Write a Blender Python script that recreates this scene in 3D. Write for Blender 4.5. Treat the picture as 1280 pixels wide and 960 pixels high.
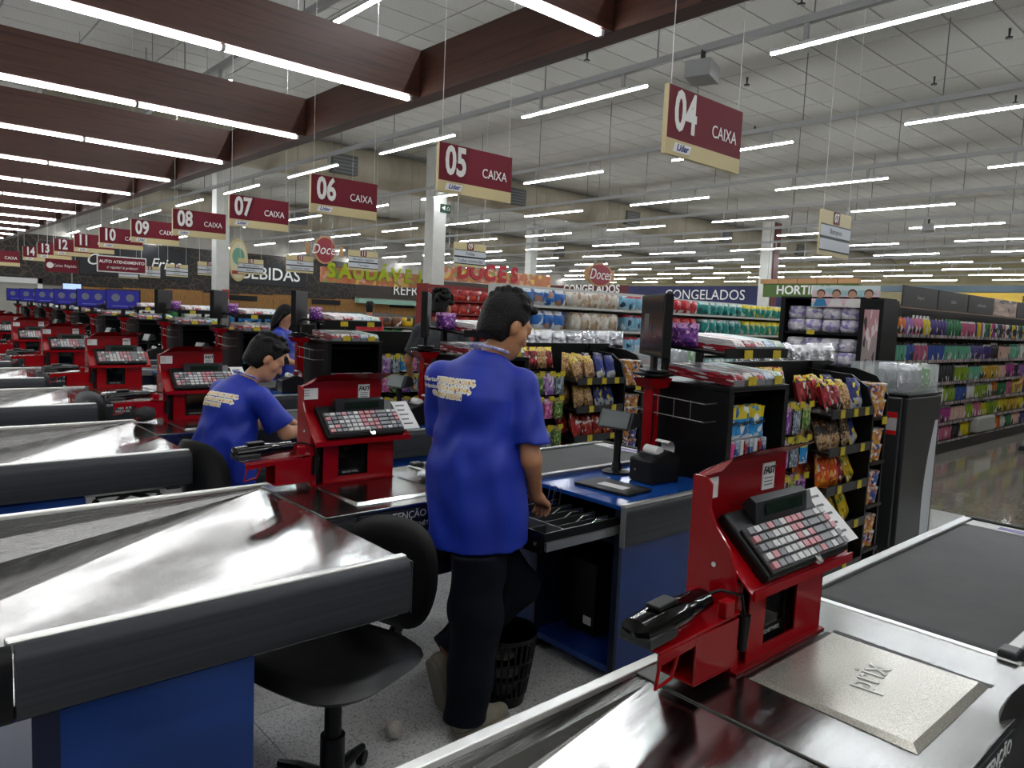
import bpy, bmesh, math, random
import numpy as np
from mathutils import Matrix, Vector
random.seed(7); rng = np.random.default_rng(7)
for o in list(bpy.data.objects): bpy.data.objects.remove(o)
SC = bpy.context.scene
COL = SC.collection
PI = math.pi
# ------------------------------------------------------------------ camera
def make_camera():
    yaw, pitch, roll = (math.radians(a) for a in (48.3025, -5.3402, 2.48905))
    fwd = Vector((math.cos(yaw)*math.cos(pitch), math.sin(yaw)*math.cos(pitch), math.sin(pitch)))
    right = Vector((math.sin(yaw), -math.cos(yaw), 0)); up = right.cross(fwd)
    r2 = right*math.cos(roll)+up*math.sin(roll); u2 = -right*math.sin(roll)+up*math.cos(roll)
    cd = bpy.data.cameras.new('camera'); cam = bpy.data.objects.new('camera', cd); COL.objects.link(cam)
    cd.sensor_width = 36; cd.lens = 915.87/1280*36; cd.clip_start = .02; cd.clip_end = 300
    m = Matrix((r2, u2, -fwd)).transposed().to_4x4(); m.translation = Vector((0, 0, 1.62))
    cam.matrix_world = m
    SC.camera = cam
make_camera()
# ------------------------------------------------------------------ world, exposure
w = bpy.data.worlds.new('world'); SC.world = w; w.use_nodes = True
w.node_tree.nodes['Background'].inputs[0].default_value = (.75, .8, .85, 1)
w.node_tree.nodes['Background'].inputs[1].default_value = .05
SC.view_settings.view_transform = 'Standard'; SC.view_settings.look = 'None'
SC.view_settings.gamma = 1; SC.view_settings.use_curve_mapping = False
SC.view_settings.exposure = 0.0
TUBE_POWER = 92.0        # store ceiling tubes
CANOPY_POWER = 26.0       # tubes under the wooden canopy
try:
    SC.cycles.use_denoising = True
    SC.cycles.max_bounces = 6; SC.cycles.diffuse_bounces = 3; SC.cycles.glossy_bounces = 3
    SC.cycles.transmission_bounces = 4; SC.cycles.transparent_max_bounces = 6
    SC.cycles.sample_clamp_indirect = 4.0; SC.cycles.caustics_reflective = False; SC.cycles.caustics_refractive = False
except Exception: pass
# ------------------------------------------------------------------ materials
MATS = {}
def srgb(h):
    if isinstance(h, str):
        h = h.lstrip('#'); c = [int(h[i:i+2], 16)/255 for i in (0, 2, 4)]
    else: c = list(h)
    return tuple(x/12.92 if x <= .04045 else ((x+.055)/1.055)**2.4 for x in c)+(1,)
def M(name, col='#808080', rough=.5, metal=0., spec=.5, emit=None, power=0, coat=0, alpha=1, trans=0):
    if name in MATS: return MATS[name]
    m = bpy.data.materials.new(name); m.use_nodes = True
    b = m.node_tree.nodes['Principled BSDF']
    b.inputs['Base Color'].default_value = srgb(col)
    b.inputs['Roughness'].default_value = rough; b.inputs['Metallic'].default_value = metal
    b.inputs['Specular IOR Level'].default_value = spec; b.inputs['Coat Weight'].default_value = coat
    b.inputs['Alpha'].default_value = alpha; b.inputs['Transmission Weight'].default_value = trans
    if emit:
        b.inputs['Emission Color'].default_value = srgb(emit); b.inputs['Emission Strength'].default_value = power
    m.diffuse_color = srgb(col); MATS[name] = m
    return m
def nodes(m): return m.node_tree.nodes, m.node_tree.links, m.node_tree.nodes['Principled BSDF']
def N(m, typ, **kw):
    n = m.node_tree.nodes.new(typ)
    for k, v in kw.items():
        if k in n.inputs: n.inputs[k].default_value = v
        else: setattr(n, k, v)
    return n
def ramp(m, stops, interp='LINEAR'):
    r = m.node_tree.nodes.new('ShaderNodeValToRGB'); r.color_ramp.interpolation = interp
    e = r.color_ramp.elements
    while len(e) > 1: e.remove(e[-1])
    e[0].position = stops[0][0]; e[0].color = srgb(stops[0][1])
    for p, c in stops[1:]:
        x = e.new(p); x.color = srgb(c)
    return r
def coords(m, kind='Object', scale=(1, 1, 1), rot=(0, 0, 0)):
    tc = N(m, 'ShaderNodeTexCoord'); mp = N(m, 'ShaderNodeMapping')
    mp.inputs['Scale'].default_value = scale; mp.inputs['Rotation'].default_value = rot
    m.node_tree.links.new(tc.outputs[kind], mp.inputs['Vector'])
    return mp.outputs['Vector']
def bump(m, height, strength=.2, dist=.01):
    L = m.node_tree.links; b = N(m, 'ShaderNodeBump', Strength=strength, Distance=dist)
    L.new(height, b.inputs['Height']); L.new(b.outputs['Normal'], m.node_tree.nodes['Principled BSDF'].inputs['Normal'])
def noisy(name, c1, c2, scale=40, rough=.5, detail=3, metal=0, bstr=0, kind='Object', stretch=(1, 1, 1), lo=.35, hi=.65, spec=.5):
    if name in MATS: return MATS[name]
    m = M(name, c1, rough, metal, spec); ns, L, b = nodes(m)
    n = N(m, 'ShaderNodeTexNoise', Scale=scale, Detail=detail); L.new(coords(m, kind, stretch), n.inputs['Vector'])
    r = ramp(m, [(lo, c1), (hi, c2)]); L.new(n.outputs['Fac'], r.inputs['Fac']); L.new(r.outputs['Color'], b.inputs['Base Color'])
    if bstr: bump(m, n.outputs['Fac'], bstr)
    return m
def wood(name, c1, c2, stretch):
    m = M(name, c1, .42); ns, L, b = nodes(m)
    v = coords(m, 'Object', stretch)
    n1 = N(m, 'ShaderNodeTexNoise', Scale=1.0, Detail=6.0, Roughness=.65); L.new(v, n1.inputs['Vector'])
    r = ramp(m, [(.3, c1), (.52, c2), (.7, c1)]); L.new(n1.outputs['Fac'], r.inputs['Fac']); L.new(r.outputs['Color'], b.inputs['Base Color'])
    return m
WOODX = wood('wood_long_grain_x', '#331d16', '#573529', (.7, 26, 26))
WOODY = wood('wood_long_grain_y', '#2f1a14', '#503024', (26, .7, 26))
WOODY2 = WOODY
def steel(name, col, rough, wave, wscale=2.2, brush=(3, 120, 120)):
    m = M(name, col, rough, 1.0); ns, L, b = nodes(m)
    n = N(m, 'ShaderNodeTexNoise', Scale=wscale, Detail=1.0); L.new(coords(m, 'Object'), n.inputs['Vector'])
    n2 = N(m, 'ShaderNodeTexNoise', Scale=1.0, Detail=2.0); L.new(coords(m, 'Object', brush), n2.inputs['Vector'])
    r = ramp(m, [(.3, (rough-.05,)*3), (.7, (rough+.07,)*3)])
    mr = N(m, 'ShaderNodeMapRange'); mr.inputs['To Min'].default_value = max(.03, rough-.05); mr.inputs['To Max'].default_value = rough+.08
    L.new(n2.outputs['Fac'], mr.inputs['Value']); L.new(mr.outputs['Result'], b.inputs['Roughness'])
    ns.remove(r)
    if wave: bump(m, n.outputs['Fac'], 1.0, wave)
    return m
STEEL_TRAY = steel('wavy_polished_steel', '#b4b4b2', .13, .026, 1.5)
STEEL = steel('brushed_steel', '#969694', .2, .006, 3)
STEEL_RIM = M('bright_aluminium_rim', '#e6e7e3', .32, .85)
STEEL_DARK = steel('dim_brushed_steel', '#8d8d8b', .25, .004, 3)
PLATE = steel('scanner_plate_steel', '#b4b4b0', .16, .004, 3)
PLATE_G = noisy('speckled_scale_plate', '#a9a69c', '#d6d3c8', 420, .22, 2, .55)
ALU = M('brushed_aluminium', '#b9bab8', .35, .9)
BUMPER = noisy('charcoal_bumper_vinyl', '#2e3135', '#373a3f', 3, .42, 2, stretch=(.3, 8, 30), spec=.35)
BLUE = noisy('blue_painted_metal', '#0f3474', '#123b82', 3, .28, 2)
BLUE_TOP = M('blue_glossy_desk', '#16499a', .12)
BLUE_DK = M('dark_navy_metal', '#0c1530', .4)
RED = M('red_lacquered_metal', '#9a0611', .22, .0, .4, coat=.15)
RED_DK = M('deep_red_metal', '#84060f', .25)
BLACK = M('matt_black_plastic', '#0b0b0c', .45, 0, .3)
BLACK_S = M('satin_black_metal', '#0c0d0e', .4, 0, .25)
BLACK_G = M('glossy_black', '#050506', .1)
RUBBER = noisy('conveyor_rubber', '#3c3d3e', '#454646', 6, .62, 3)
GREY_D = M('dark_grey_plastic', '#26282a', .4)
GREY = M('mid_grey_plastic', '#77797b', .45)
GREY_L = M('light_grey_plastic', '#a8a9a8', .5)
WHITE = M('white_plastic', '#d8d8d4', .5)
PAPER = M('white_paper', '#dfe0de', .7)
BEIGE = M('beige_sign_board', '#c9b98a', .5)
MAROON = M('maroon_sign_board', '#6a0f22', .55, 0, .3)
TXT_W = M('white_lettering', '#eeeeea', .5)
TXT_K = M('black_lettering', '#1a1a1c', .5)
TXT_Y = M('yellow_lettering', '#f0c032', .5)
TXT_B = M('blue_lettering', '#2c3f86', .5)
YELLOW = noisy('yellow_price_tag', '#cbb92a', '#b89f1c', 40, .5, 2)
CHROME = M('chrome', '#d0d0d0', .12, 1)
WIRE = M('steel_wire', '#8a8a88', .35, .8)
GLASS = M('clear_acrylic', '#e8f0f0', .05, 0, .5, alpha=.22)
GLASS_D = M('dark_scanner_glass', '#0a0d0f', .05)
LCD = M('green_lcd', '#1b2a22', .12)
TUBE = M('led_tube_light', '#ffffff', .5, emit='#f6fbff', power=TUBE_POWER)
CTUBE = M('canopy_led_tube_light', '#ffffff', .5, emit='#fbfdff', power=CANOPY_POWER)
SKIN = noisy('tan_skin', '#a9744f', '#b98560', 9, .5, 2)
SKIN_L = noisy('light_skin', '#bd8a68', '#c99878', 9, .5, 2)
# ------------------------------------------------------------------ mesh helpers
class MB:
    def __init__(s): s.v = []; s.f = []; s.m = []
    def add(s, vs, fs, m=0):
        o = len(s.v); s.v += [tuple(p) for p in vs]
        for f in fs: s.f.append(tuple(i+o for i in f)); s.m.append(m)
        return s
    def box(s, x0, x1, y0, y1, z0, z1, m=0):
        return s.add([(x0,y0,z0),(x1,y0,z0),(x1,y1,z0),(x0,y1,z0),(x0,y0,z1),(x1,y0,z1),(x1,y1,z1),(x0,y1,z1)],
            [(0,3,2,1),(4,5,6,7),(0,1,5,4),(1,2,6,5),(2,3,7,6),(3,0,4,7)], m)
    def prism(s, poly, a0, a1, axis='x', m=0):
        n = len(poly); P = []
        for a in (a0, a1):
            for u, v in poly: P.append({'x': (a,u,v), 'y': (u,a,v), 'z': (u,v,a)}[axis])
        return s.add(P, [tuple(range(n)), tuple(range(2*n-1, n-1, -1))]+[(i, n+i, n+(i+1)%n, (i+1)%n) for i in range(n)], m)
    def cyl(s, p0, p1, r0, r1=None, n=12, m=0, cap=True):
        r1 = r0 if r1 is None else r1
        p0 = Vector(p0); p1 = Vector(p1); d = (p1-p0).normalized(); a = d.orthogonal().normalized(); b = d.cross(a)
        P = [p0+(a*math.cos(t)+b*math.sin(t))*r0 for t in (2*PI*i/n for i in range(n))]+[p1+(a*math.cos(t)+b*math.sin(t))*r1 for t in (2*PI*i/n for i in range(n))]
        F = [(i, (i+1)%n, n+(i+1)%n, n+i) for i in range(n)]
        if cap: F += [tuple(range(n-1, -1, -1)), tuple(range(n, 2*n))]
        return s.add(P, F, m)
    def tube(s, path, r, n=8, m=0):
        path = [Vector(p) for p in path]; P = []; up = None
        for i, p in enumerate(path):
            d = (path[min(i+1, len(path)-1)]-path[max(i-1, 0)]).normalized()
            a = d.orthogonal().normalized() if up is None else (up-d*up.dot(d)).normalized()
            up = a; b = d.cross(a); rr = r[i] if isinstance(r, (list, tuple)) else r
            P += [p+(a*math.cos(t)+b*math.sin(t))*rr for t in (2*PI*k/n for k in range(n))]
        F = [(i*n+k, i*n+(k+1)%n, (i+1)*n+(k+1)%n, (i+1)*n+k) for i in range(len(path)-1) for k in range(n)]
        F += [tuple(range(n-1, -1, -1)), tuple(range((len(path)-1)*n, len(path)*n))]
        return s.add(P, F, m)
    def lathe(s, prof, c=(0, 0, 0), n=16, m=0):
        P = [(c[0]+r*math.cos(2*PI*k/n), c[1]+r*math.sin(2*PI*k/n), c[2]+z) for r, z in prof for k in range(n)]
        F = [(i*n+k, i*n+(k+1)%n, (i+1)*n+(k+1)%n, (i+1)*n+k) for i in range(len(prof)-1) for k in range(n)]
        F += [tuple(range(n-1, -1, -1)), tuple(range((len(prof)-1)*n, len(prof)*n))]
        return s.add(P, F, m)
    def grid(s, fn, nu, nv, m=0, flip=False):
        P = [fn(i/nu, j/nv) for j in range(nv+1) for i in range(nu+1)]
        F = []
        for j in range(nv):
            for i in range(nu):
                a = j*(nu+1)+i; q = (a, a+1, a+nu+2, a+nu+1); F.append(q[::-1] if flip else q)
        return s.add(P, F, m)
    def mesh(s, name, mats, smooth=0):
        me = bpy.data.meshes.new(name); me.from_pydata(s.v, [], s.f)
        for m in (mats if isinstance(mats, (list, tuple)) else [mats]): me.materials.append(m)
        me.polygons.foreach_set('material_index', s.m)
        if smooth:
            me.polygons.foreach_set('use_smooth', [True]*len(s.f)); me.update()
            try: me.set_sharp_from_angle(angle=math.radians(smooth))
            except Exception: pass
        me.update()
        return me
    def build(s, name, mats, parent=None, loc=None, rot=None, smooth=0, bevel=0, seg=2):
        return place(name, s.mesh(name, mats, smooth), parent, loc, rot, bevel, seg)
def place(name, me, parent=None, loc=None, rot=None, bevel=0, seg=2):
    o = bpy.data.objects.new(name, me); COL.objects.link(o)
    if parent: o.parent = parent
    if loc is not None: o.location = loc
    if rot is not None: o.rotation_euler = rot
    if bevel:
        b = o.modifiers.new('bevel', 'BEVEL'); b.width = bevel; b.segments = seg; b.limit_method = 'ANGLE'
    return o
def tag(o, label=None, cat=None, group=None, kind=None):
    if label: o['label'] = label
    if cat: o['category'] = cat
    if group: o['group'] = group
    if kind: o['kind'] = kind
    return o
def empty(name, loc=(0, 0, 0), rotz=0, label=None, cat=None, group=None, rot=None):
    o = bpy.data.objects.new(name, None); COL.objects.link(o); o.location = loc
    o.rotation_euler = rot if rot else (0, 0, rotz); o.empty_display_size = .1
    return tag(o, label, cat, group)
def kids(o): return [c for c in ALLK.get(o.name, [])]
ALLK = {}
def dup(root, dy=0, label=None, group=None, loc=None, rotz=None, dx=0):
    def cp(o, par):
        c = o.copy(); COL.objects.link(c); c.parent = par
        if par is not None: c.matrix_parent_inverse = o.matrix_parent_inverse.copy()
        for ch in list(o.children): cp(ch, c)
        return c
    r = cp(root, None)
    if loc is not None: r.location = loc
    else: r.location = (root.location.x+dx, root.location.y+dy, root.location.z)
    if rotz is not None: r.rotation_euler[2] = rotz
    if label: r['label'] = label
    if group: r['group'] = group
    return r
_TXT = {}
def text_mesh(body, size=.1, mat=None, bold=0., sx=1., shear=0., align='CENTER', depth=.0008):
    key = (body, size, mat.name, bold, sx, shear, align)
    if key in _TXT: return _TXT[key]
    cu = bpy.data.curves.new('lettering', 'FONT'); cu.body = body; cu.size = size; cu.align_x = align; cu.align_y = 'CENTER'
    cu.offset = bold*size; cu.shear = shear; cu.extrude = depth; cu.resolution_u = 3
    ob = bpy.data.objects.new('lettering', cu); COL.objects.link(ob)
    bpy.context.view_layer.update()
    me = bpy.data.meshes.new_from_object(ob); bpy.data.objects.remove(ob); bpy.data.curves.remove(cu)
    me.materials.clear(); me.materials.append(mat)
    if sx != 1: me.transform(Matrix.Diagonal((sx, 1, 1, 1)))
    _TXT[key] = me
    return me
FY = (PI/2, 0, 0)            # facing -Y
FX = (PI/2, 0, -PI/2)        # facing -X
def text(body, loc, rot, parent=None, name='lettering', **kw):
    return place(name, text_mesh(body, **kw), parent, loc, rot)
ORD = ['first','second','third','fourth','fifth','sixth','seventh','eighth','ninth','tenth','eleventh','twelfth','thirteenth','fourteenth','fifteenth','sixteenth','seventeenth','eighteenth','nineteenth','twentieth']
def ordn(i):
    if i < 20: return ORD[i]
    tens = ['', '', 'twenty', 'thirty', 'forty', 'fifty', 'sixty', 'seventy', 'eighty', 'ninety']
    n = i+1; t, u = divmod(n, 10)
    if t > 9: return 'number-%d' % n
    return tens[t]+('-'+ORD[u-1] if u else 'ieth' if False else '-last' if False else '') if u else {2:'twentieth',3:'thirtieth',4:'fortieth',5:'fiftieth',6:'sixtieth',7:'seventieth',8:'eightieth',9:'ninetieth'}[t]
LW = 2.07                      # distance between two checkout lanes
# ================================================================== THE SETTING
CEIL = 6.05; XW = 48.0; YW = 42.0; XB = -7.0; YB = -9.0
def struct(o): o['kind'] = 'structure'; return o
# floor : light speckled granite slabs near the tills, taupe polished tiles beyond
def floor_mat(name, c1, c2, c3, rough, scale):
    m = M(name, c1, rough); ns, L, b = nodes(m)
    v = coords(m, 'Object')
    n = N(m, 'ShaderNodeTexVoronoi', Scale=scale); L.new(v, n.inputs['Vector'])
    r = ramp(m, [(0, c3), (.25, c1), (.6, c2)]); 
    sp = N(m, 'ShaderNodeSeparateColor'); L.new(n.outputs['Color'], sp.inputs['Color']); L.new(sp.outputs['Red'], r.inputs['Fac'])
    n2 = N(m, 'ShaderNodeTexNoise', Scale=1.3, Detail=4.0); L.new(v, n2.inputs['Vector'])
    mx = N(m, 'ShaderNodeMix', data_type='RGBA', blend_type='MULTIPLY'); mx.inputs[0].default_value = .35
    r2 = ramp(m, [(.35, '#bcbcbc'), (.65, '#ffffff')]); L.new(n2.outputs['Fac'], r2.inputs['Fac'])
    L.new(r.outputs['Color'], mx.inputs[6]); L.new(r2.outputs['Color'], mx.inputs[7]); L.new(mx.outputs[2], b.inputs['Base Color'])
    return m
F_LIGHT = floor_mat('speckled_grey_granite', '#c4c5c1', '#d6d6d2', '#8c8d8b', .3, 160)
F_TAUPE = floor_mat('polished_taupe_porcelain', '#7d7668', '#878072', '#756e62', .09, 60)
GROUT = M('floor_grout', '#9b9b98', .7)
floor = struct(MB().box(XB, XW, YB, YW, -.12, -.006).build('floor', GROUT))
def tiles(parent, name, mesh, spots, score, mat_stuff, dims, z, n=300):
    spots = sorted(spots, key=score)
    for (x, y) in spots[:n]:
        o = place(name, mesh, parent, (x, y, z))
    a, b, h = dims; mb = MB()
    for (x, y) in spots[n:]: mb.box(x-a/2, x+a/2, y-b/2, y+b/2, z, z+h)
    o = mb.build(name, mat_stuff, parent); o['kind'] = 'stuff'
def vis(x, y): # in front of the camera and roughly inside the view, nearest first
    d = .665*x+.747*y; s = .747*x-.665*y
    return (d if d > .2 and abs(s) < .85*d+1 else 1000+math.hypot(x, y))
T = .9
tl = MB().box(-T/2+.002, T/2-.002, -T/2+.002, T/2-.002, 0, .006).mesh('floor_tile', F_LIGHT)
tiles(floor, 'floor_tile', tl, [(XB+T*(i+.5), YB+T*(j+.5)) for i in range(16) for j in range(int((YW-YB)/T)) if XB+T*(i+1) < 7.5], lambda p: vis(*p), F_LIGHT, (T-.004, T-.004, .006), -.006, 170)
tt = MB().box(-T/2+.001, T/2-.001, -T/2+.001, T/2-.001, 0, .006).mesh('polished_floor_tile', F_TAUPE)
tiles(floor, 'polished_floor_tile', tt, [(XB+T*(i+.5), YB+T*(j+.5)) for i in range(16, 61) for j in range(int((YW-YB)/T))], lambda p: vis(*p), F_TAUPE, (T-.002, T-.002, .006), -.006, 130)
# ceiling
C_TILE = noisy('mineral_ceiling_tile', '#b9b8b2', '#c2c1bb', 30, .9, 3)
C_GRID = M('ceiling_grid_bar', '#8f8f8a', .7)
ceil = struct(MB().box(XB, XW, YB, YW, CEIL, CEIL+.1).build('ceiling', C_GRID))
ct = MB().box(-.61, .61, -.298, .298, 0, .012).mesh('ceiling_tile', C_TILE)
sp = [(XB+1.25*(i+.5), YB+.625*(j+.5)) for i in range(44) for j in range(81)]
tiles(ceil, 'ceiling_tile', ct, [p for p in sp if p[0] < XW and p[1] < YW], lambda p: vis(*p) if math.hypot(*p) > 4.4 else 900, C_TILE, (1.22, .596, .012), CEIL-.012, 300)
# walls
W_OLIVE = noisy('olive_beige_wall', '#8b8262', '#93896a', 2, .8)
W_GREY = noisy('warm_grey_wall', '#9a968e', '#a3a098', 2, .8)
def pattern_wall():
    m = M('dark_branch_pattern', '#15130f', .6); ns, L, b = nodes(m)
    v = coords(m, 'Object', (1, 1, 1))
    vo = N(m, 'ShaderNodeTexVoronoi', Scale=1.6, feature='DISTANCE_TO_EDGE'); L.new(v, vo.inputs['Vector'])
    vo2 = N(m, 'ShaderNodeTexVoronoi', Scale=3.4, feature='DISTANCE_TO_EDGE'); L.new(v, vo2.inputs['Vector'])
    mn = N(m, 'ShaderNodeMath', operation='MINIMUM'); L.new(vo.outputs['Distance'], mn.inputs[0]); L.new(vo2.outputs['Distance'], mn.inputs[1])
    r = ramp(m, [(0, '#4e4032'), (.02, '#3e3226'), (.035, '#120f0c')]); L.new(mn.outputs[0], r.inputs['Fac']); L.new(r.outputs['Color'], b.inputs['Base Color'])
    return m
W_PAT = pattern_wall()
CRAFT = noisy('brown_craft_board', '#7c5830', '#a0743e', 5, .8, 4, stretch=(6, 1, .6))
struct(MB().box(XB, XW+.2, YW, YW+.2, 0, CEIL+.1).build('wall_left', W_GREY))
struct(MB().box(XW, XW+.2, YB, YW, 0, CEIL+.1).build('wall_far', W_OLIVE))
struct(MB().box(XB, XW+.2, YB-.2, YB, 0, CEIL+.1).build('wall_right', W_GREY))
struct(MB().box(XB-.2, XB, YB-.2, YW+.2, 0, CEIL+.1).build('wall_back', W_GREY))
# long decorated fascia on the left wall
t1 = empty('wall_fascia', (0, YW, 0), 0, 'black fascia with branch pattern and drinks lettering on far wall', 'wall decoration')
MB().box(-4, 23.6, -.16, -.02, 2.15, 4.5).build('pattern_panel', W_PAT, t1)
MB().box(15.9, 20.2, -.2, -.16, 2.75, 4.0).build('sign_panel', M('near_black_panel', '#0d0f14', .5), t1)
MB().box(8.2, 13.4, -.2, -.16, 2.75, 4.4).build('sign_panel', MATS['near_black_panel'], t1)
text('BEBIDAS', (18.05, -.21, 3.38), FY, t1, size=1.0, mat=TXT_W, bold=.01, sx=.95)
text('Carnes e Frios', (10.7, -.21, 3.5), FY, t1, size=.8, mat=TXT_W, shear=.3, sx=.95)
text('REFRIGERADOS', (29.5, -.21, 2.95), FY, t1, size=.95, mat=TXT_W, sx=.95)
MB().box(23.6, 40, -.15, -.02, 2.4, 3.8).build('pattern_panel', M('dark_brown_panel', '#3a302a', .7), t1)
t2 = empty('craft_band', (0, YW, 0), 0, 'brown craft band running below the black fascia', 'wall decoration')
for i in range(6, 22):
    MB().box(-3.9+2*i, -1.9+2*i-.02, -.4, -.02, 1.2+.05*(i % 2), 2.12+.06*((i*7) % 3)).build('craft_board', CRAFT, t2)
for x in (15.2, 20.5, 26.0): MB().box(x, x+1.9, -.46, -.4, 1.8, 2.08).build('shelf_sign', BLACK, t2)
t3 = empty('teal_band', (0, YW, 0), 0, 'pale teal shelf canopy above the chilled cabinets', 'canopy')
MB().box(23.4, 40, -1.0, -.47, 1.98, 2.28).build('canopy_board', M('pale_teal_board', '#8fb5a4', .6), t3)
for x in (24, 29, 34, 39): MB().box(x, x+.1, -.47, -.02, 2.25, 2.28).build('bracket', GREY_D, t3)
# columns
COLM = noisy('white_painted_column', '#c6c6c0', '#d0d0ca', 3, .6)
def column(x, y, s, label, red=False):
    c = empty('column', (x, y, 0), 0, label, 'column'); c['kind'] = 'structure'
    MB().box(-s/2, s/2, -s/2, s/2, 0, CEIL-.02).build('shaft', COLM, c, bevel=.02)
    MB().box(-s/2-.02, s/2+.02, -s/2-.02, s/2+.02, 0, .3).build('base', GREY, c)
    if red: MB().box(-s/2+.05, s/2-.05, -s/2-.06, -s/2-.005, 0, CEIL-.1).build('red_pipe', M('dark_red_pipe', '#5a1418', .5), c)
    return c
c = column(11.75, 16.6, .42, 'white square column with a green exit sign')
e = MB().box(-.02, .3, -.26, -.225, 4.3, 4.52).build('exit_sign', M('dark_green_exit_sign', '#12351f', .5), c)
text('◀ ⌂', (.14, -.262, 4.41), FY, e, size=.14, mat=TXT_W)
c = column(8.7, 24.1, .42, 'white square column beside the oval tree sign')
MB().box(-.02, .18, -.26, -.225, 1.75, 2.05).build('fire_box', M('fire_red', '#b01c20', .5), c)
column(28.9, 16.4, .55, 'white column with a dark red pipe beyond the shampoo sign', True)
column(24.5, 26.5, .42, 'distant white column behind the sweets board')
# air ducts under the ceiling
DUCT = noisy('beige_fabric_duct', '#a79f8d', '#b1a997', 1.5, .8, 3, stretch=(3, 1, 1))
GRILLE = M('grey_grille', '#5c5d5c', .6)
def duct(y, z, r, x0, x1, gx, label):
    d = empty('air_duct', (0, y, z), 0, label, 'duct')
    MB().cyl((x0, 0, 0), (x1, 0, 0), r, r, 28).build('duct_body', DUCT, d, smooth=40)
    for x in gx:
        g = MB().box(x, x+.75, -r-.06, -r+.14, -.35, .15).build('grille', GRILLE, d)
        for q in range(5): MB().box(x+.04, x+.71, -r-.075, -r-.06, -.32+.09*q, -.29+.09*q).build('slat', GREY, g)
duct(18.4, 5.50, .50, 3, 46, (9.3, 15.4, 21.2, 27.5, 34), 'big beige round duct running under the ceiling nearer the tills')
duct(31, 5.50, .50, 3, 46, (14, 22, 30), 'second beige round duct farther back under the ceiling')
# ================================================================== wooden canopy over the tills
CX = 3.48
canopy = []
lb = MB().box(CX, CX+.155, -8.5, 30.5, 3.365, 3.735).build('canopy_long_beam', WOODY)
tag(lb, 'long dark wooden edge beam closing the canopy over the tills', 'beam', kind='thing')
names = ['nearest', 'second', 'third', 'fourth', 'fifth', 'sixth', 'seventh', 'eighth', 'ninth', 'tenth', 'eleventh', 'twelfth', 'thirteenth', 'fourteenth']
xb = MB().box(XB+.1, CX-.004, 0, .11, 3.365, 3.735).mesh('canopy_cross_beam', WOODX)
tub = MB().box(-1.49/2, 1.49/2, -.018, .018, 0, .03).mesh('tube', CTUBE)
cap = MB().box(-.012, .012, -.02, .02, -.002, .034).mesh('end_cap', WHITE)
for j in range(-5, 13):
    y = 3.12+LW*j
    nm = ('overhead' if j == 0 else names[j]+' visible' if j >= 0 else 'out of view')
    tag(place('canopy_cross_beam', xb, None, (0, y, 0)), ('dark wooden cross beam of the canopy, %s counted from the top edge' % ORD[j] if j >= 0 else 'dark wooden canopy beam behind the viewer, %s back' % ORD[-j-1]), 'beam', 'canopy cross beams', 'thing')
    for q in range(4):
        cxp = 3.39-.745-1.51*q
        lab = 'glowing tube light under the %s canopy cross beam, %s from the edge beam' % (ORD[j], ORD[q]) if j >= 0 else 'tube light %s along the %s canopy beam behind the viewer' % (ORD[q], ORD[-j-1])
        r = empty('tube_light', (cxp, y+.03, 3.325), 0, lab, 'light', 'tube lights of the canopy')
        place('tube', tub, r)
        place('end_cap', cap, r, (-.752, 0, 0)); place('end_cap', cap, r, (.752, 0, 0))
# wires of the canopy
for i, y in enumerate((4.3, 6.2, 8.4, 10.4, 14.5)):
    tag(MB().cyl((CX-.6, y, 3.735), (CX-.6, y, CEIL), .004, .004, 6).build('suspension_wire', WIRE), 'thin steel wire holding up the canopy, %s along the beam' % ORD[i], 'wire', 'canopy wires')
# ================================================================== ceiling tube rows
rail_x = [3.9+3.83*i for i in range(12)]
TB = MB().box(-.018, .018, 0, 2.4, 0, .022).mesh('diffuser', TUBE)
HB = MB().box(-.022, .022, 0, 2.4, .022, .06).mesh('housing', WHITE)
BR = MB().box(-.02, .02, -.025, .025, .06, .24).mesh('bracket', GREY_L)
RD = MB().cyl((0, 0, 4.97), (0, 0, CEIL), .008, .008, 6).mesh('rod', GREY)
for i, x in enumerate(rail_x):
    rail = empty('lighting_rail', (x, 0, 0), 0, 'grey perforated lighting rail under the ceiling, %s row from the canopy' % ORD[i], 'rail', 'lighting rails')
    MB().box(-.035, .035, -8, 40, 4.89, 4.97).build('channel', GREY_L, rail)
    for y in [2.0+2.075*q for q in range(-4, 18) if min(abs(2.0+2.075*q-18.4), abs(2.0+2.075*q-31)) > .6]: place('rod', RD, rail, (0, y, 0))
    for q in range(-2, 9):
        y = 6.3+4.15*q
        l = empty('ceiling_tube_light', (x, y, 4.65), 0, 'white tube light on the %s rail row, %s along from the near end' % (ORD[i], ORD[q+2]), 'light', 'ceiling tube lights')
        place('diffuser', TB, l); place('housing', HB, l); place('bracket', BR, l, (0, .4, 0)); place('bracket', BR, l, (0, 2.0, 0))
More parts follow.
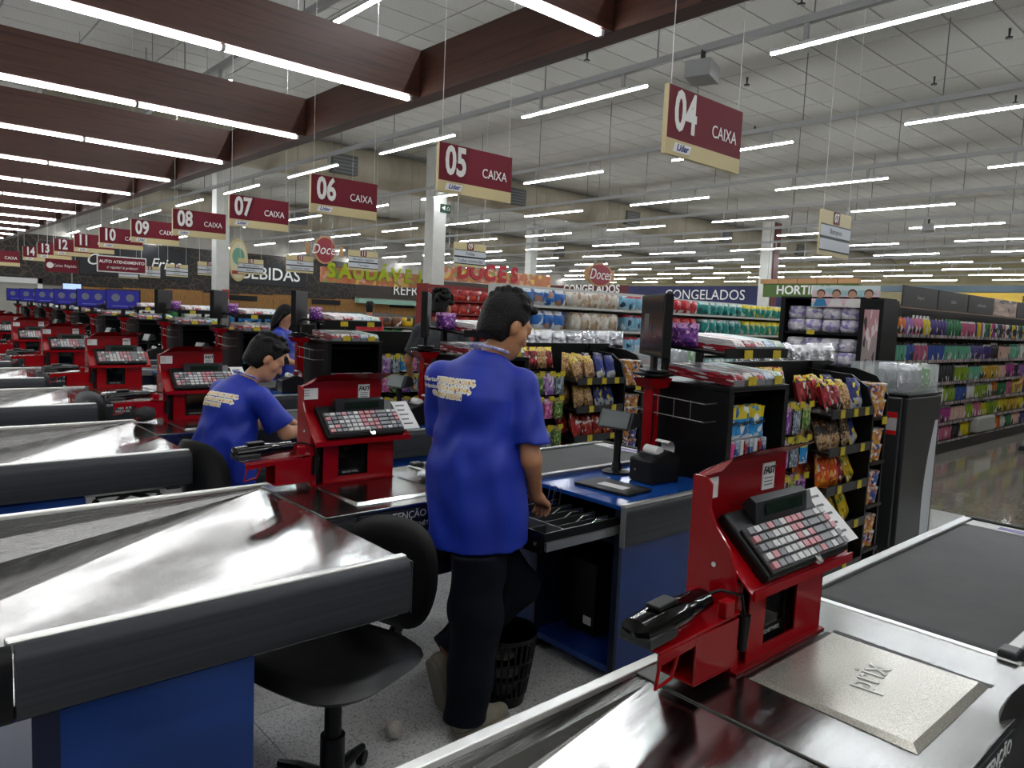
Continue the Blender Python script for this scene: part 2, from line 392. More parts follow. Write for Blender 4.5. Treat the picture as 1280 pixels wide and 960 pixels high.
# smoke detectors, sprinklers, projectors
for i, (x, y) in enumerate(((9.5, 5.2), (12.5, 3.6), (12.0, 7.5), (9.2, 8.8), (6.2, 5.2), (14, 5.1), (15, 9.1), (5.4, 8.3), (16, 4.4), (11, 12.3))):
    s = empty('sprinkler', (x, y, CEIL-.012), 0, 'small dark sprinkler head on the ceiling, %s from the canopy' % ORD[i], 'sprinkler', 'ceiling sprinklers')
    MB().cyl((0, 0, 0), (0, 0, -.12), .02, .012, 8).build('pipe', GREY_D, s); MB().cyl((0, 0, -.12), (0, 0, -.14), .05, .05, 8).build('deflector', GREY_D, s)
for i, (x, y, z, l) in enumerate(((7.72, 5.45, 4.55, 'grey box fixed under the nearest lighting rail'), (23.1, 8.2, 4.55, 'small grey box under a lighting rail at the far side'))):
    s = empty('projector_box', (x, y, z), .3, l, 'device', 'grey ceiling boxes')
    MB().box(-.2, .2, -.16, .16, 0, .2).build('body', GREY_L, s, bevel=.01); MB().cyl((0, 0, .2), (0, 0, .36), .03, .03, 8).build('mount', GREY_D, s)
# ================================================================== lane number signs
LOGO = M('sign_logo_white', '#e8e8ea', .5)
NUMW = ['four','five','six','seven','eight','nine','ten','eleven','twelve','thirteen','fourteen','fifteen']
def lane_sign(k):
    n = '%02d' % (4+k)
    s = empty('lane_sign', (3.6, 2.5+LW*k, 2.52), 0, 'maroon hanging till sign numbered '+NUMW[k], 'sign', 'hanging till signs')
    MB().box(-.36, .36, -.012, .012, .085, .36).build('maroon_panel', MAROON, s)
    MB().box(-.36, .36, -.012, .012, 0, .085).build('beige_strip', BEIGE, s)
    MB().box(-.366, -.36, -.014, .014, 0, .36).build('edge_trim', BEIGE, s)
    text(n, (-.2, -.0135, .228), FY, s, name='lane_number', size=.29, mat=TXT_W, bold=.03, sx=.7)
    text('CAIXA', (.18, -.0135, .19), FY, s, size=.1, mat=TXT_W, sx=.85)
    p = MB().prism([(-.3, .02), (-.15, .02), (-.13, .07), (-.28, .07)], -.0135, -.0125, 'y').build('logo_plate', LOGO, s)
    text('Líder', (-.215, -.0145, .046), FY, p, size=.05, mat=TXT_B, bold=.02, shear=.3)
    for x in (-.33, .33): MB().cyl((x, 0, .36), (x, 0, CEIL-2.53), .0025, .0025, 5).build('wire', WHITE, s)
    return s
for k in range(0, 11): lane_sign(k)
xs = lane_sign(11); xs.location = (2.56, 21.4, 2.28)
# ================================================================== CHECKOUT LANES (built once in the second lane, then copied)
def part(root, name, mb, mats, parent=None, **kw):
    """mesh written in store coordinates, made a child of root (or of a part of root)"""
    if parent is None: return mb.build(name, mats, root, loc=-Vector(root.location), **kw)
    return mb.build(name, mats, parent, **kw)
Z = .84
TX0, TX1, YF, YBK = .2, 1.27, 1.91, 3.07
def tray_z(x): return Z-.006-.165*(TX1-x)/(TX1-TX0)
def counter(base_label):
    r = empty('checkout_counter', (1.2, 2.5, 0), 0, base_label, 'counter', 'checkout counters')
    # bagging tray
    t = MB()
    t.grid(lambda u, v: (TX0+(TX1-TX0)*u, YF+.03+(3.0-YF-.03)*v, tray_z(TX0+(TX1-TX0)*u)), 14, 10)
    t.box(TX0, TX1, YF+.02, 3.0, Z-.2, Z-.19)
    part(r, 'bagging_tray', t, STEEL_TRAY, smooth=30)
    s = MB()   # back wall of the tray : upper upright strip and lower slanting strip
    s.add([(TX0, YBK-.02, Z), (TX1, YBK-.02, Z), (TX0, YBK-.03, Z-.085), (TX1, YBK-.03, Z-.008)], [(0, 2, 3, 1)])
    s.add([(TX0, YBK-.03, Z-.085), (TX1, YBK-.03, Z-.008), (TX0, 3.0, Z-.171), (TX1, 3.0, Z-.0065)], [(0, 2, 3, 1)])
    s.box(TX0, TX1+.1, YBK-.018, YBK-.004, Z-.19, Z-.01)
    part(r, 'tray_back_wall', s, STEEL_DARK)
    part(r, 'back_rim', MB().box(TX0, 1.44, YBK-.03, YBK, Z-.012, Z+.004), STEEL_RIM, bevel=.004)
    part(r, 'front_rim', MB().box(TX0+.02, 1.285, YF, YF+.03, Z-.03, Z+.004), STEEL_RIM, bevel=.005)
    part(r, 'end_rim', MB().box(TX0-.02, TX0, YF+.04, YBK-.03, Z-.19, Z), STEEL_DARK)
    prof = [(YF+.004, .655), (YF-.016, .66), (YF-.026, .675), (YF-.028, .75), (YF-.026, .80), (YF-.02, .823), (YF-.004, .836), (YF+.004, .836)]
    part(r, 'front_bumper', MB().prism(prof, .235, 1.285, 'x'), BUMPER, smooth=40)
    part(r, 'bumper_end_cap', MB().box(1.285, 1.291, YF-.027, YF+.003, .66, .83), GREY_D, bevel=.002)
    cp = [(a-.003, b-.001) for a, b in prof]
    part(r, 'bumper_corner', MB().prism(cp, .12, .229, 'x'), BLACK_S, smooth=40)
    part(r, 'end_bumper', MB().prism([(.2-.004+(YF-p[0])*-1, p[1]) for p in prof], YF+.01, YBK, 'y') if False else MB().box(.13, .178, YF+.01, YBK-.02, .655, .836), BUMPER, bevel=.012)
    part(r, 'pedestal', MB().box(.275, .80, YF+.02, 2.95, .0, .66), BLUE, bevel=.006)
    part(r, 'pedestal_corner', MB().box(.268, .325, YF+.012, YF+.019, .0, .655), BLUE_DK)
    # steel top beside the register
    part(r, 'steel_top', MB().box(TX1+.002, 2.05, 2.436, YBK, Z-.014, Z), STEEL, bevel=.003)
    part(r, 'steel_apron', MB().box(TX1+.01, 2.05, 2.445, 2.464, Z-.22, Z-.015), STEEL_DARK)
    part(r, 'lower_body', MB().box(1.33, 2.05, 2.465, 3.0, .50, Z-.0145), BLUE_DK)
    # scanner and scale plate
    p = MB()
    p.add([(1.46, 2.53, Z+.012), (1.84, 2.53, Z+.012), (1.84, 2.86, Z+.006), (1.46, 2.86, Z+.006), (1.445, 2.515, Z+.001), (1.858, 2.515, Z+.001), (1.85, 2.868, Z+.001), (1.45, 2.868, Z+.001)],
        [(0, 1, 2, 3), (4, 5, 1, 0), (5, 6, 2, 1), (6, 7, 3, 2), (7, 4, 0, 3)])
    pl = part(r, 'scale_plate', p, PLATE)
    part(r, 'plate_gap', MB().box(1.86, 1.878, 2.51, 2.87, Z-.002, Z+.0006), BLACK)
    part(r, 'plate_gap', MB().box(1.45, 1.85, 2.869, 2.879, Z-.002, Z+.0006), BLACK)
    # warning plate
    w = part(r, 'warning_plate', MB().box(1.41, 2.04, 2.434, 2.4445, .60, .824), M('charcoal_notice_plate', '#20252b', .4), bevel=.003)
    for q, (tx, zz, sz) in enumerate((('ATENÇÃO', .796, .042), ('QUE CARTÕES MAGNÉTICOS', .752, .026), ('NESTA PLACA', .725, .026), ('RISCO DE CORTE', .698, .026))):
        text(tx, (1.63, 2.4335, zz), FY, w, size=sz, mat=TXT_W, sx=.95)
    # conveyor
    b = MB(); prof = []
    for q in range(7):
        a = PI/2*(q/6); prof.append((2.12-.05*math.sin(PI/2-a), Z-.05+.05*math.sin(a)))
    prof = [(2.07, Z-.05)]+prof[1:]+[(3.40, Z), (3.40, Z-.05)]
    b.prism([(x, z) for x, z in prof], 2.555, 3.03, 'y')
    part(r, 'conveyor_belt', b, RUBBER, smooth=35)
    part(r, 'belt_lip', MB().box(2.051, 2.075, 2.5, YBK, Z-.02, Z+.002), STEEL_RIM, bevel=.003)
    part(r, 'belt_rail', MB().box(2.09, 3.5, 3.032, YBK, Z-.06, Z+.012), ALU, bevel=.006)
    part(r, 'belt_rail', MB().box(2.09, 3.16, 2.518, 2.552, Z-.06, Z+.012), ALU, bevel=.006)
    part(r, 'corner_block', MB().box(2.06, 2.12, 3.02, YBK+.004, Z-.05, Z+.02), GREY_D, bevel=.008)
    part(r, 'corner_block', MB().box(2.06, 2.12, 2.51, 2.556, Z-.05, Z+.02), GREY_D, bevel=.008)
    part(r, 'belt_body', MB().box(2.07, 3.5, 2.56, YBK-.02, Z-.34, Z-.061), BLUE_DK, bevel=.004); part(r, 'belt_pedestal', MB().box(2.52, 3.45, 2.58, YBK-.06, 0, Z-.34), BLUE, bevel=.004)
    ad = part(r, 'advert_strip', MB().box(3.405, 3.50, 2.555, 3.03, Z-.02, Z+.003), PAPER)
    part(r, 'advert_print', MB().box(3.425, 3.47, 2.60, 2.92, Z+.003, Z+.004), M('purple_print', '#7d6bb0', .5), ad)
    part(r, 'end_bumper', MB().box(3.50, 3.54, 2.52, YBK, Z-.14, Z+.012), BLACK, bevel=.014)
    # cashier's desk
    part(r, 'desk_top', MB().box(2.40, 3.15, 1.94, 2.515, Z-.028, Z-.008), BLUE_TOP, bevel=.003)
    prof2 = [(y+.03, z) for y, z in prof_b]
    part(r, 'desk_bumper', MB().prism(prof2, 2.385, 3.15, 'x'), BUMPER, smooth=40)
    part(r, 'desk_bumper_cap', MB().box(2.378, 2.386, 1.916, 1.944, .66, .836), GREY, bevel=.003)
    part(r, 'desk_rim', MB().box(2.385, 3.15, 1.925, 1.95, Z-.01, Z+.004), STEEL_RIM, bevel=.003)
    part(r, 'side_panel', MB().box(2.43, 3.15, 1.97, 1.99, .0, Z-.03), BLUE, bevel=.004)
    part(r, 'corner_post', MB().box(2.412, 2.43, 1.968, 2.0, 0, Z-.03), BLUE_DK)
    part(r, 'side_panel', MB().box(2.43, 3.15, 2.49, 2.51, 0, Z-.03), BLUE_DK)
    part(r, 'back_panel', MB().box(3.12, 3.15, 1.99, 2.49, 0, Z-.03), BLACK_S)
    part(r, 'bottom_shelf', MB().box(2.43, 3.12, 1.99, 2.49, .06, .09), BLUE)
    part(r, 'drawer_shelf', MB().box(2.43, 3.12, 1.99, 2.49, .645, .66), BLUE_DK)
    u = part(r, 'computer_unit', MB().box(2.6, 2.98, 2.25, 2.44, .09, .45), BLACK_S, bevel=.006)
    part(r, 'sticker', MB().box(2.597, 2.6, 2.27, 2.32, .14, .18), PAPER, u)
    return r
prof_b = [(YF+.004, .655), (YF-.016, .66), (YF-.026, .675), (YF-.028, .75), (YF-.026, .80), (YF-.02, .823), (YF-.004, .836), (YF+.004, .836)]
LANES = list(range(-1, 11))
WHO = {-1: 'in the foreground with the open scale plate', 0: 'where the standing cashier works', 1: 'where the man sits', 2: 'just behind the seated man', 3: 'third behind the standing cashier', 4: 'fourth behind the standing cashier', 5: 'fifth behind the standing cashier',
       6: 'sixth behind the standing cashier', 7: 'seventh behind the standing cashier', 8: 'eighth behind the standing cashier', 9: 'ninth behind the standing cashier', 10: 'last in the row'}
c0 = counter('steel and blue checkout counter '+WHO[0])
for k in LANES:
    if k: dup(c0, LW*k, 'steel and blue checkout counter '+WHO[k])
# the scale plate in the foreground lane carries a speckled top and a word
fc = [o for o in bpy.data.objects if o.name.startswith('checkout_counter') and abs(o.location.y-(2.5-LW)) < .01][0]
for ch in fc.children:
    if ch.name.startswith('scale_plate'):
        ch.data = ch.data.copy(); ch.data.materials[0] = PLATE_G
        text('prix', (1.665, 2.70, Z+.0102), (-.018, 0, .1), ch, size=.1, mat=M('pale_print', '#cfd2cc', .4), sx=.95)
# ------------------------------------------------------------------ red register stand
def holder_parts(r):
    y0, y1 = 2.892, 2.988
    h = MB(); h.box(1.275, 1.437, y0, y0+.005, Z+.03, Z+.135); h.box(1.275, 1.437, y1-.005, y1, Z+.03, Z+.135); h.box(1.275, 1.437, y0, y1, Z+.025, Z+.03)
    h.prism([(1.15, Z+.13), (1.437, Z+.142), (1.437, Z+.148), (1.15, Z+.136)], y0, y1, 'y'); h.prism([(1.15, Z+.105), (1.275, Z+.115), (1.275, Z+.135), (1.15, Z+.13)], y0, y0+.004, 'y')
    hp = part(r, 'scanner_holder', h, RED, bevel=.002)
    part(r, 'holder_prong', MB().box(1.375, 1.41, y0-.004, y0+.02, Z+.148, Z+.185), RED, hp, bevel=.004)
    part(r, 'holder_prong', MB().box(1.375, 1.41, y1-.02, y1+.004, Z+.148, Z+.185), RED, hp, bevel=.004)
    part(r, 'hook', MB().tube([(1.155, y0+.002, Z+.11), (1.145, y0+.002, Z+.062), (1.195, y0+.002, Z+.07), (1.215, y0+.002, Z+.115)], .004, 6), RED, hp)
    part(r, 'bolt', MB().cyl((1.35, 2.93, Z+.03), (1.35, 2.93, Z+.047), .008, .005, 8), CHROME, hp)
def register(label):
    r = empty('register_stand', (1.65, 2.97, Z+.001), 0, label, 'register stand', 'red register stands')
    b = Z+.002
    # left side panel with curved front edge
    pts = [(3.035, b), (2.905, b), (2.905, b+.19), (2.91, b+.23), (2.93, b+.28), (2.965, b+.32), (2.985, b+.36), (2.985, b+.415), (3.0, b+.43), (3.035, b+.43)]
    part(r, 'side_panel', MB().prism(pts, 1.437, 1.443, 'x'), RED)
    part(r, 'side_panel', MB().prism(pts[:3]+[(3.03, b+.33), (3.035, b+.33)], 1.852, 1.858, 'x'), RED)
    bp = [(1.443, b), (1.858, b), (1.858, b+.445), (1.56, b+.445), (1.49, b+.437), (1.46, b+.43), (1.443, b+.42)]
    part(r, 'back_panel', MB().prism(bp, 3.03, 3.036, 'y'), RED_DK)
    fl = MB(); top = [(1.443, b+.42), (1.46, b+.43), (1.49, b+.437), (1.56, b+.445), (1.858, b+.445)]
    P = [(x, 3.03, z) for x, z in top]+[(1.475, 2.985, b+.442), (1.50, 2.975, b+.468), (1.54, 2.965, b+.478), (1.60, 2.962, b+.482), (1.89, 2.962, b+.482)]
    fl.add(P, [(i, i+1, i+6, i+5) for i in range(4)]); fl.add([(x, y+.004, z+.001) for x, y, z in P], [(i+5, i+6, i+1, i) for i in range(4)])
    part(r, 'top_flange', fl, RED_DK)
    # front panel with window
    f = MB()
    x0, x1, wx0, wx1, wz0, wz1, zt = 1.50, 1.858, 1.572, 1.722, b+.03, b+.185, b+.205
    f.box(x0, wx0, 2.905, 2.909, b, zt); f.box(wx1, x1, 2.905, 2.909, b, zt); f.box(wx0, wx1, 2.905, 2.909, b, wz0); f.box(wx0, wx1, 2.905, 2.909, wz1, zt)
    f.box(1.443, 1.466, 2.905, 2.909, b, zt)
    part(r, 'front_panel', f, RED)
    part(r, 'cable_slot', MB().box(1.468, 1.498, 2.93, 2.932, b, zt), BLACK)
    part(r, 'base_plate', MB().box(1.437, 1.858, 2.89, 3.04, b-.001, b+.004), RED_DK)
    # keyboard shelf
    s = MB(); s.add([(1.443, 2.868, b+.19), (1.925, 2.868, b+.19), (1.925, 3.0, b+.31), (1.443, 3.0, b+.31), (1.443, 2.868, b+.184), (1.925, 2.868, b+.184), (1.925, 3.0, b+.304), (1.443, 3.0, b+.304)],
        [(0, 1, 2, 3), (7, 6, 5, 4), (4, 5, 1, 0), (5, 6, 2, 1), (6, 7, 3, 2), (7, 4, 0, 3)])
    s.box(1.443, 1.925, 2.862, 2.868, b+.178, b+.2)
    part(r, 'keyboard_shelf', s, RED)
    for x, lab in ((1.455, 'a'), (1.735, 'b')):
        st = part(r, 'sticker', MB().box(x, x+(.075 if lab == 'a' else .06), 3.027, 3.0295, b+(.365 if lab == 'a' else .355), b+(.415 if lab == 'a' else .425)), PAPER)
        if lab == 'b':
            text('FAST', (1.765, 3.0265, b+.405), FY, st, size=.026, mat=TXT_K, bold=.04, shear=.3)
            for q in range(3): part(r, 'print_line', MB().box(1.745, 1.785, 3.0262, 3.027, b+.384-.009*q, b+.387-.009*q), GREY, st)
        else:
            for q in range(3): part(r, 'print_line', MB().box(1.46, 1.488, 3.0262, 3.027, b+.403-.011*q, b+.406-.011*q), GREY, st)
    for (y, z) in ((2.965, b+.235), (3.01, b+.1), (3.01, b+.07)):
        part(r, 'screw', MB().cyl((1.437, y, z), (1.434, y, z), .007, .006, 10), CHROME if z > b+.2 else BLACK)
    holder_parts(r)
    return r
REGL = {-1: 'red register stand in the foreground with big keyboard', 0: 'red register stand to the left of the standing cashier', 1: 'red register stand just left of the seated man', 2: 'red register stand second left of the seated man'}
r0 = register(REGL[0])
regs = {0: r0}
for k in LANES:
    if k: regs[k] = dup(r0, LW*k, REGL.get(k, 'red register stand on the counter '+WHO[k]))
# ------------------------------------------------------------------ register keyboards
def keyboard(full):
    kb = bpy.data.objects.new('register_keyboard', None); COL.objects.link(kb)
    tilt = math.atan2(.12, .132)
    W_, D_ = .40, .178
    body = MB().box(-W_/2, W_/2, 0, D_, 0, .028).build('body', BLACK, kb, bevel=.008)
    body2 = MB().box(-W_/2+.012, W_/2-.012, .006, .125, .028, .036).build('key_deck', GREY_D, kb, bevel=.003)
    MB().prism([(.128, .03), (.185, .03), (.185, .062), (.165, .066)], -.115, .135, 'x').build('display_housing', GREY_D, kb)
    d = MB().add([(-.075, .1375, .043), (.105, .1375, .043), (.105, .158, .063), (-.075, .158, .063)], [(0, 1, 2, 3)]); 
    d.v = [(x, y-.001, z+.0015) for x, y, z in d.v]; dd = d.build('display', LCD, kb)
    MB().prism([(.13, .03), (.18, .03), (.17, .055)], .137, .175, 'x').build('card_reader', GREY, kb)
    MB().cyl((.02, .003, .028), (.02, .003, .0365), .013, .013, 14).build('badge', CHROME, kb)
    KC = [M('white_key', '#c9c9c9', .5), M('grey_key', '#85878a', .5), M('pink_key', '#c78a90', .5)]
    km = [MB().box(-.0112, .0112, -.0078, .0078, 0, .010).mesh('key', c) for c in KC]
    kw = MB().box(-.0255, .0255, -.0078, .0078, 0, .010).mesh('key', KC[1])
    seq = ['11121 1122 W11', '21100 0222 W12', '01110 0222 W10', '01220 0222 W12', '22100 1222 1112']
    joined = [MB(), MB(), MB()]
    rr = random.Random(3)
    for row in range(5):
        for c in range(13):
            x = -.172+.0287*c; y = .112-.0228*row
            if c == 10 and row < 4: continue
            ci = (2 if (c in (6, 7, 8) and rr.random() < .85) else 0 if (3 <= c <= 5 and row > 0 and rr.random() < .85) else 2 if rr.random() < .1 else 2 if c == 12 and rr.random() < .6 else 1 if rr.random() < .6 else 0)
            wide = (c == 9 and row < 4)
            if full:
                place('key', kw if wide else km[ci], kb, (x+(.0143 if wide else 0), y, .036))
            else:
                hw = .0255 if wide else .0112; cx = x+(.0143 if wide else 0)
                joined[1 if wide else ci].box(cx-hw, cx+hw, y-.0078, y+.0078, .036, .046)
    if not full:
        for j, c in zip(joined, KC):
            o = j.build('keys', c, kb); o['kind'] = 'stuff'
    kb.rotation_euler = (math.atan2(.12, .132), 0, 0)
    return kb
def kb_loc(k): return (1.695, 2.876+LW*k, Z+.2015)
KBL = {-1: 'black programmable keyboard with pink and white keys in the foreground', 0: 'black programmable keyboard on the red stand by the standing cashier'}
kbA = keyboard(True)
tag(kbA, KBL[-1], 'keyboard', 'register keyboards'); kbA.location = kb_loc(-1)
dup(kbA, 0, KBL[0], loc=kb_loc(0))
kbB = None
for k in LANES[2:]:
    if kbB is None:
        kbB = keyboard(False); tag(kbB, 'black programmable keyboard on the counter '+WHO[k], 'keyboard', 'register keyboards'); kbB.location = kb_loc(k)
    else: dup(kbB, 0, 'black programmable keyboard on the counter '+WHO[k], loc=kb_loc(k))
# notice papers on keyboard shelves
for k in (-1, 0, 1, 3):
    n = empty('notice_paper', (1.93, 2.90+LW*k, Z+.23), 0, 'white notice sheet tucked beside the keyboard on the counter '+WHO[k], 'paper', 'notice sheets')
    n.rotation_euler = (math.atan2(.12, .132), 0, 0)
    MB().box(-.06, .055, -.02, .15, .012, .0135).build('sheet', PAPER, n)
    for q in range(5): MB().box(-.02, .03-.01*(q % 2), .12-.028*q, .127-.028*q, .0136, .0142).build('print', GREY_D, n)
# fixed scanners behind the window
def fixed_scanner(k):
    s = empty('fixed_scanner', (1.647, 2.95+LW*k, Z+.007), 0, 'black barcode scanner behind the window of the red stand '+('in the foreground' if k == -1 else 'on the counter '+WHO[k]), 'scanner', 'fixed barcode scanners')
    MB().box(-.08, .08, -.02, .06, .0, .19).build('body', BLACK, s, bevel=.006)
    MB().box(-.06, .06, -.0215, -.0205, .05, .17).build('scan_window', GLASS_D, s)
    text('HONEYWELL', (0, -.0225, .035), FY, s, size=.014, mat=GREY_L)
    return s
for k in LANES: fixed_scanner(k)
# hand-held scanners resting in the holders
def hand_scanner(k):
    s = empty('hand_scanner', (1.285, 2.94+LW*k, Z+.142), 0, 'black hand scanner resting in the red holder '+('in the foreground' if k == -1 else 'on the counter '+WHO[k]), 'scanner', 'hand-held scanners')
    s.rotation_euler = (0, -.03, .05)
    b = MB(); prof = [(.0, -.17), (.03, -.165), (.036, -.08), (.034, -.02), (.028, .02), (.026, .08), (.0, .09)]
    def ring(u, v):
        i = u*(len(prof)-1); a = int(min(i, len(prof)-2)); f = i-a
        r = prof[a][0]*(1-f)+prof[a+1][0]*f; x = prof[a][1]*(1-f)+prof[a+1][1]*f; t = 2*PI*v
        return (x, r*1.15*math.cos(t), .036+r*.85*math.sin(t))
    b.grid(ring, 18, 14); b.build('body', BLACK_G, s, smooth=50)
    MB().box(-.168, -.07, -.041, .041, .008, .034).build('grip', GREY_D, s, bevel=.008)
    MB().box(-.11, -.04, -.018, .018, .064, .074).build('trigger', BLACK, s, bevel=.004)
    MB().tube([(.08, 0, .04), (.12, -.02, .05), (.165, -.05, .035), (.172, -.055, -.01)], .004, 6).build('cable', BLACK, s)
    MB().cyl((.172, -.055, -.01), (.165, -.055, -.09), .015, .012, 10).build('plug', BLACK, s, smooth=40)
    return s
for k in LANES: hand_scanner(k)
# ------------------------------------------------------------------ things on the cashier desks
def cash_drawer(k, opened):
    x0 = 1.95 if opened else 2.40
    s = empty('cash_drawer', (2.2, 2.16+LW*k, .7), 0, ('open black cash drawer with note clips beside the standing cashier' if opened else 'closed black cash drawer in the counter '+WHO[k]), 'cash drawer', 'cash drawers')
    ox, oy = -2.2, -2.16
    def bx(a, b, c, d, e, f): return MB().box(a+ox, b+ox, c+oy, d+oy, e-.7, f-.7)
    if opened:
        t = bx(1.95, 2.42, 1.975, 2.345, .70, .706); t.box(1.95+ox, 1.962+ox, 1.975+oy, 2.345+oy, 0, .085); t.box(1.95+ox, 2.42+ox, 1.975+oy, 1.985+oy, 0, .08); t.box(1.95+ox, 2.42+ox, 2.335+oy, 2.345+oy, 0, .08)
        t.build('tray', BLACK_S, s)
        bx(1.946, 1.95, 1.972, 2.348, .70, .787).build('front', BLACK, s)
        for q in range(1, 5): bx(2.10, 2.42, 1.975+.073*q, 1.979+.073*q, .706, .77).build('divider', GREY_D, s)
        bx(2.095, 2.10, 1.985, 2.335, .706, .772).build('divider', GREY, s)
        for q in range(1, 3): bx(1.962, 2.095, 1.985+.117*q, 1.989+.117*q, .706, .765).build('divider', GREY_D, s)
        for q in range(5):
            y = 2.01+.073*q
            MB().tube([(2.36+ox, y+oy, .07), (2.30+ox, y+oy, .075), (2.2+ox, y+oy, .03)], .004, 6).build('note_clip', CHROME, s)
        for q in range(2): MB().tube([(2.36+ox, 2.29+.03*q+oy, .07), (2.37+ox, 2.29+.03*q+oy, .15), (2.33+ox, 2.29+.03*q+oy, .16), (2.31+ox, 2.29+.03*q+oy, .07)], .0025, 6).build('note_clip', CHROME, s)
        MB().box(1.965+ox, 2.43+ox, 1.962+oy, 1.9745+oy, .01, .045).build('slide_rail', ALU, s)
        MB().cyl((1.946+ox, 2.02+oy, .03), (1.938+ox, 2.02+oy, .03), .013, .012, 12).build('lock', CHROME, s)
        for q in range(3): MB().cyl((2.15+ox+.05*q, 2.03+oy, .006), (2.15+ox+.05*q, 2.03+oy, .012+.004*q), .012, .012, 10).build('coin', M('brass_coin', '#b59352', .35, .8), s)
    else:
        bx(2.398, 2.412, 2.0, 2.48, .67, .80).build('front', BLACK, s, bevel=.004)
        MB().cyl((2.398+ox, 2.1+oy, .03), (2.39+ox, 2.1+oy, .03), .012, .012, 10).build('lock', CHROME, s)
    return s
for k in LANES: cash_drawer(k, k == 0)
def printer(k):
    s = empty('receipt_printer', (2.93, 2.2+LW*k, Z-.007), -.12, 'black receipt printer with a curl of paper '+('beside the open cash drawer' if k == 0 else 'on the counter '+WHO[k]), 'printer', 'receipt printers')
    MB().prism([(-.10, 0), (.10, 0), (.10, .135), (.03, .16), (-.10, .115)], -.075, .075, 'y').build('body', BLACK, s, bevel=.008)
    MB().box(-.06, .0, -.05, .05, .128, .142).build('tear_bar', GREY_D, s)
    MB().cyl((-.015, -.045, .152), (-.015, .045, .152), .026, .026, 20).build('paper_roll', PAPER, s, smooth=40)
    c = MB()
    def fn(u, v):
        a = -.4+2.6*u; return (.045+.04*math.cos(a)+.02*u, -.045+.09*v, .155+.045*math.sin(a))
    c.grid(fn, 12, 2); c.grid(lambda u, v: tuple(np.array(fn(u, v))+np.array((0, 0, -.0012))), 12, 2, 0, True)
    c.build('paper_curl', PAPER, s, smooth=60)
    MB().cyl((-.101, .03, .06), (-.104, .03, .06), .006, .006, 8).build('button', GREY, s)
    return s
for k in LANES: printer(k)
def scale_display(k):
    s = empty('scale_display', (2.915, 2.43+LW*k, Z-.007), 0, 'weight display on a black post '+('behind the receipt printer' if k == 0 else 'on the counter '+WHO[k]), 'display', 'scale displays')
    MB().lathe([(.075, 0), (.075, .008), (.03, .018), (.022, .05), (.019, .06), (.019, .24)], n=20).build('post', BLACK, s, smooth=40)
    h = MB().prism([(-.055, .23), (.06, .25), (.035, .315), (-.015, .325)], -.10, .10, 'y').build('head', GREY_D, s, bevel=.006)
    MB().add([(-.052, -.085, .24), (-.022, -.085, .319), (-.022, .085, .319), (-.052, .085, .24)], [(0, 1, 2, 3), (3, 2, 1, 0)]).build('screen', M('grey_lcd_screen', '#8d9694', .2), s, loc=(-.004, 0, .002))
    s.rotation_euler[2] = .12
    return s
for k in LANES: scale_display(k)
pd = empty('card_mat', (2.62, 2.2, Z-.007), .06, 'black desk mat with a white slip next to the open drawer', 'mat')
MB().box(-.09, .11, -.15, .16, 0, .012).build('mat', BLACK, pd, bevel=.004); MB().box(-.03, .03, -.08, .07, .012, .0135).build('slip', PAPER, pd)
# ------------------------------------------------------------------ customer monitors on red poles
def monitor(k):
    blue = k >= 5
    s = empty('monitor_pole', (3.085, 2.36+LW*k, Z-.007), 0, 'red metal pole carrying the customer screen of the counter '+WHO[k], 'pole', 'red monitor poles')
    MB().box(-.03, .03, -.03, .03, .008, .447).build('pole', RED, s, bevel=.004)
    MB().box(-.05, .05, -.05, .05, 0, .008).build('base_plate', RED_DK, s)
    MB().tube([(-.01, -.03, .417), (-.05, -.05, .367), (-.04, -.05, .267), (-.02, -.031, .167)], .004, 6).build('cable', BLACK, s)
    MB().prism([(-.05, .447), (.05, .447), (.09, .497), (-.09, .497)], -.06, .06, 'y').build('bracket', RED, s)
    MB().lathe([(.04, .497), (.11, .512), (.11, .522), (.05, .527)], n=18).build('turntable', BLACK, s, smooth=40)
    m = empty('customer_monitor', (3.085, 2.36+LW*k, 1.361), 0, ('blue advert screen' if blue else 'black flat monitor')+' on the red pole of the counter '+WHO[k], 'monitor', 'customer monitors')
    MB().box(-.09, .09, -.06, .06, 0, .012).build('foot', BLACK, m, bevel=.004)
    MB().box(-.03, .03, -.012, .012, .012, .14).build('neck', BLACK, m)
    MB().box(-.245, .245, -.025, .02, .08, .40).build('case', M('matt_monitor_case', '#0b0b0c', .6, 0, .25), m, bevel=.008)
    sc = MB().box(-.228, .228, -.0265, -.0255, .10, .385).build('screen', M('blue_advert_screen', '#23246e', .2, emit='#2a2a90', power=.35) if blue else M('dim_screen', '#15161c', .12, emit='#20222c', power=.15), m)
    if blue:
        for q in (-.1, .1): MB().cyl((q, -.0267, .27), (q, -.0272, .27), .06, .06, 14).build('advert_print', M('grey_advert_print', '#6f7388', .4), sc)
        MB().box(-.15, .15, -.0272, -.0267, .13, .15).build('advert_print', M('pale_blue_advert_print', '#5a62b8', .4), sc)
    else:
        MB().box(-.15, -.05, -.0272, -.0267, .19, .30).build('advert_print', M('dim_screen_print', '#3a3030', .4), sc)
        for q in range(3): MB().tube([(.08+(.04+.02*q)*math.cos(a), -.027, .26+(.04+.02*q)*math.sin(a)) for a in (PI*1.05+.18*j for j in range(11))], .002, 4).build('advert_print', M('dim_screen_print_grey', '#3b3d45', .4), sc)
    m.rotation_euler[2] = math.atan2(-.786, -.62) if not blue else -.35
    return m
for k in LANES: monitor(k)
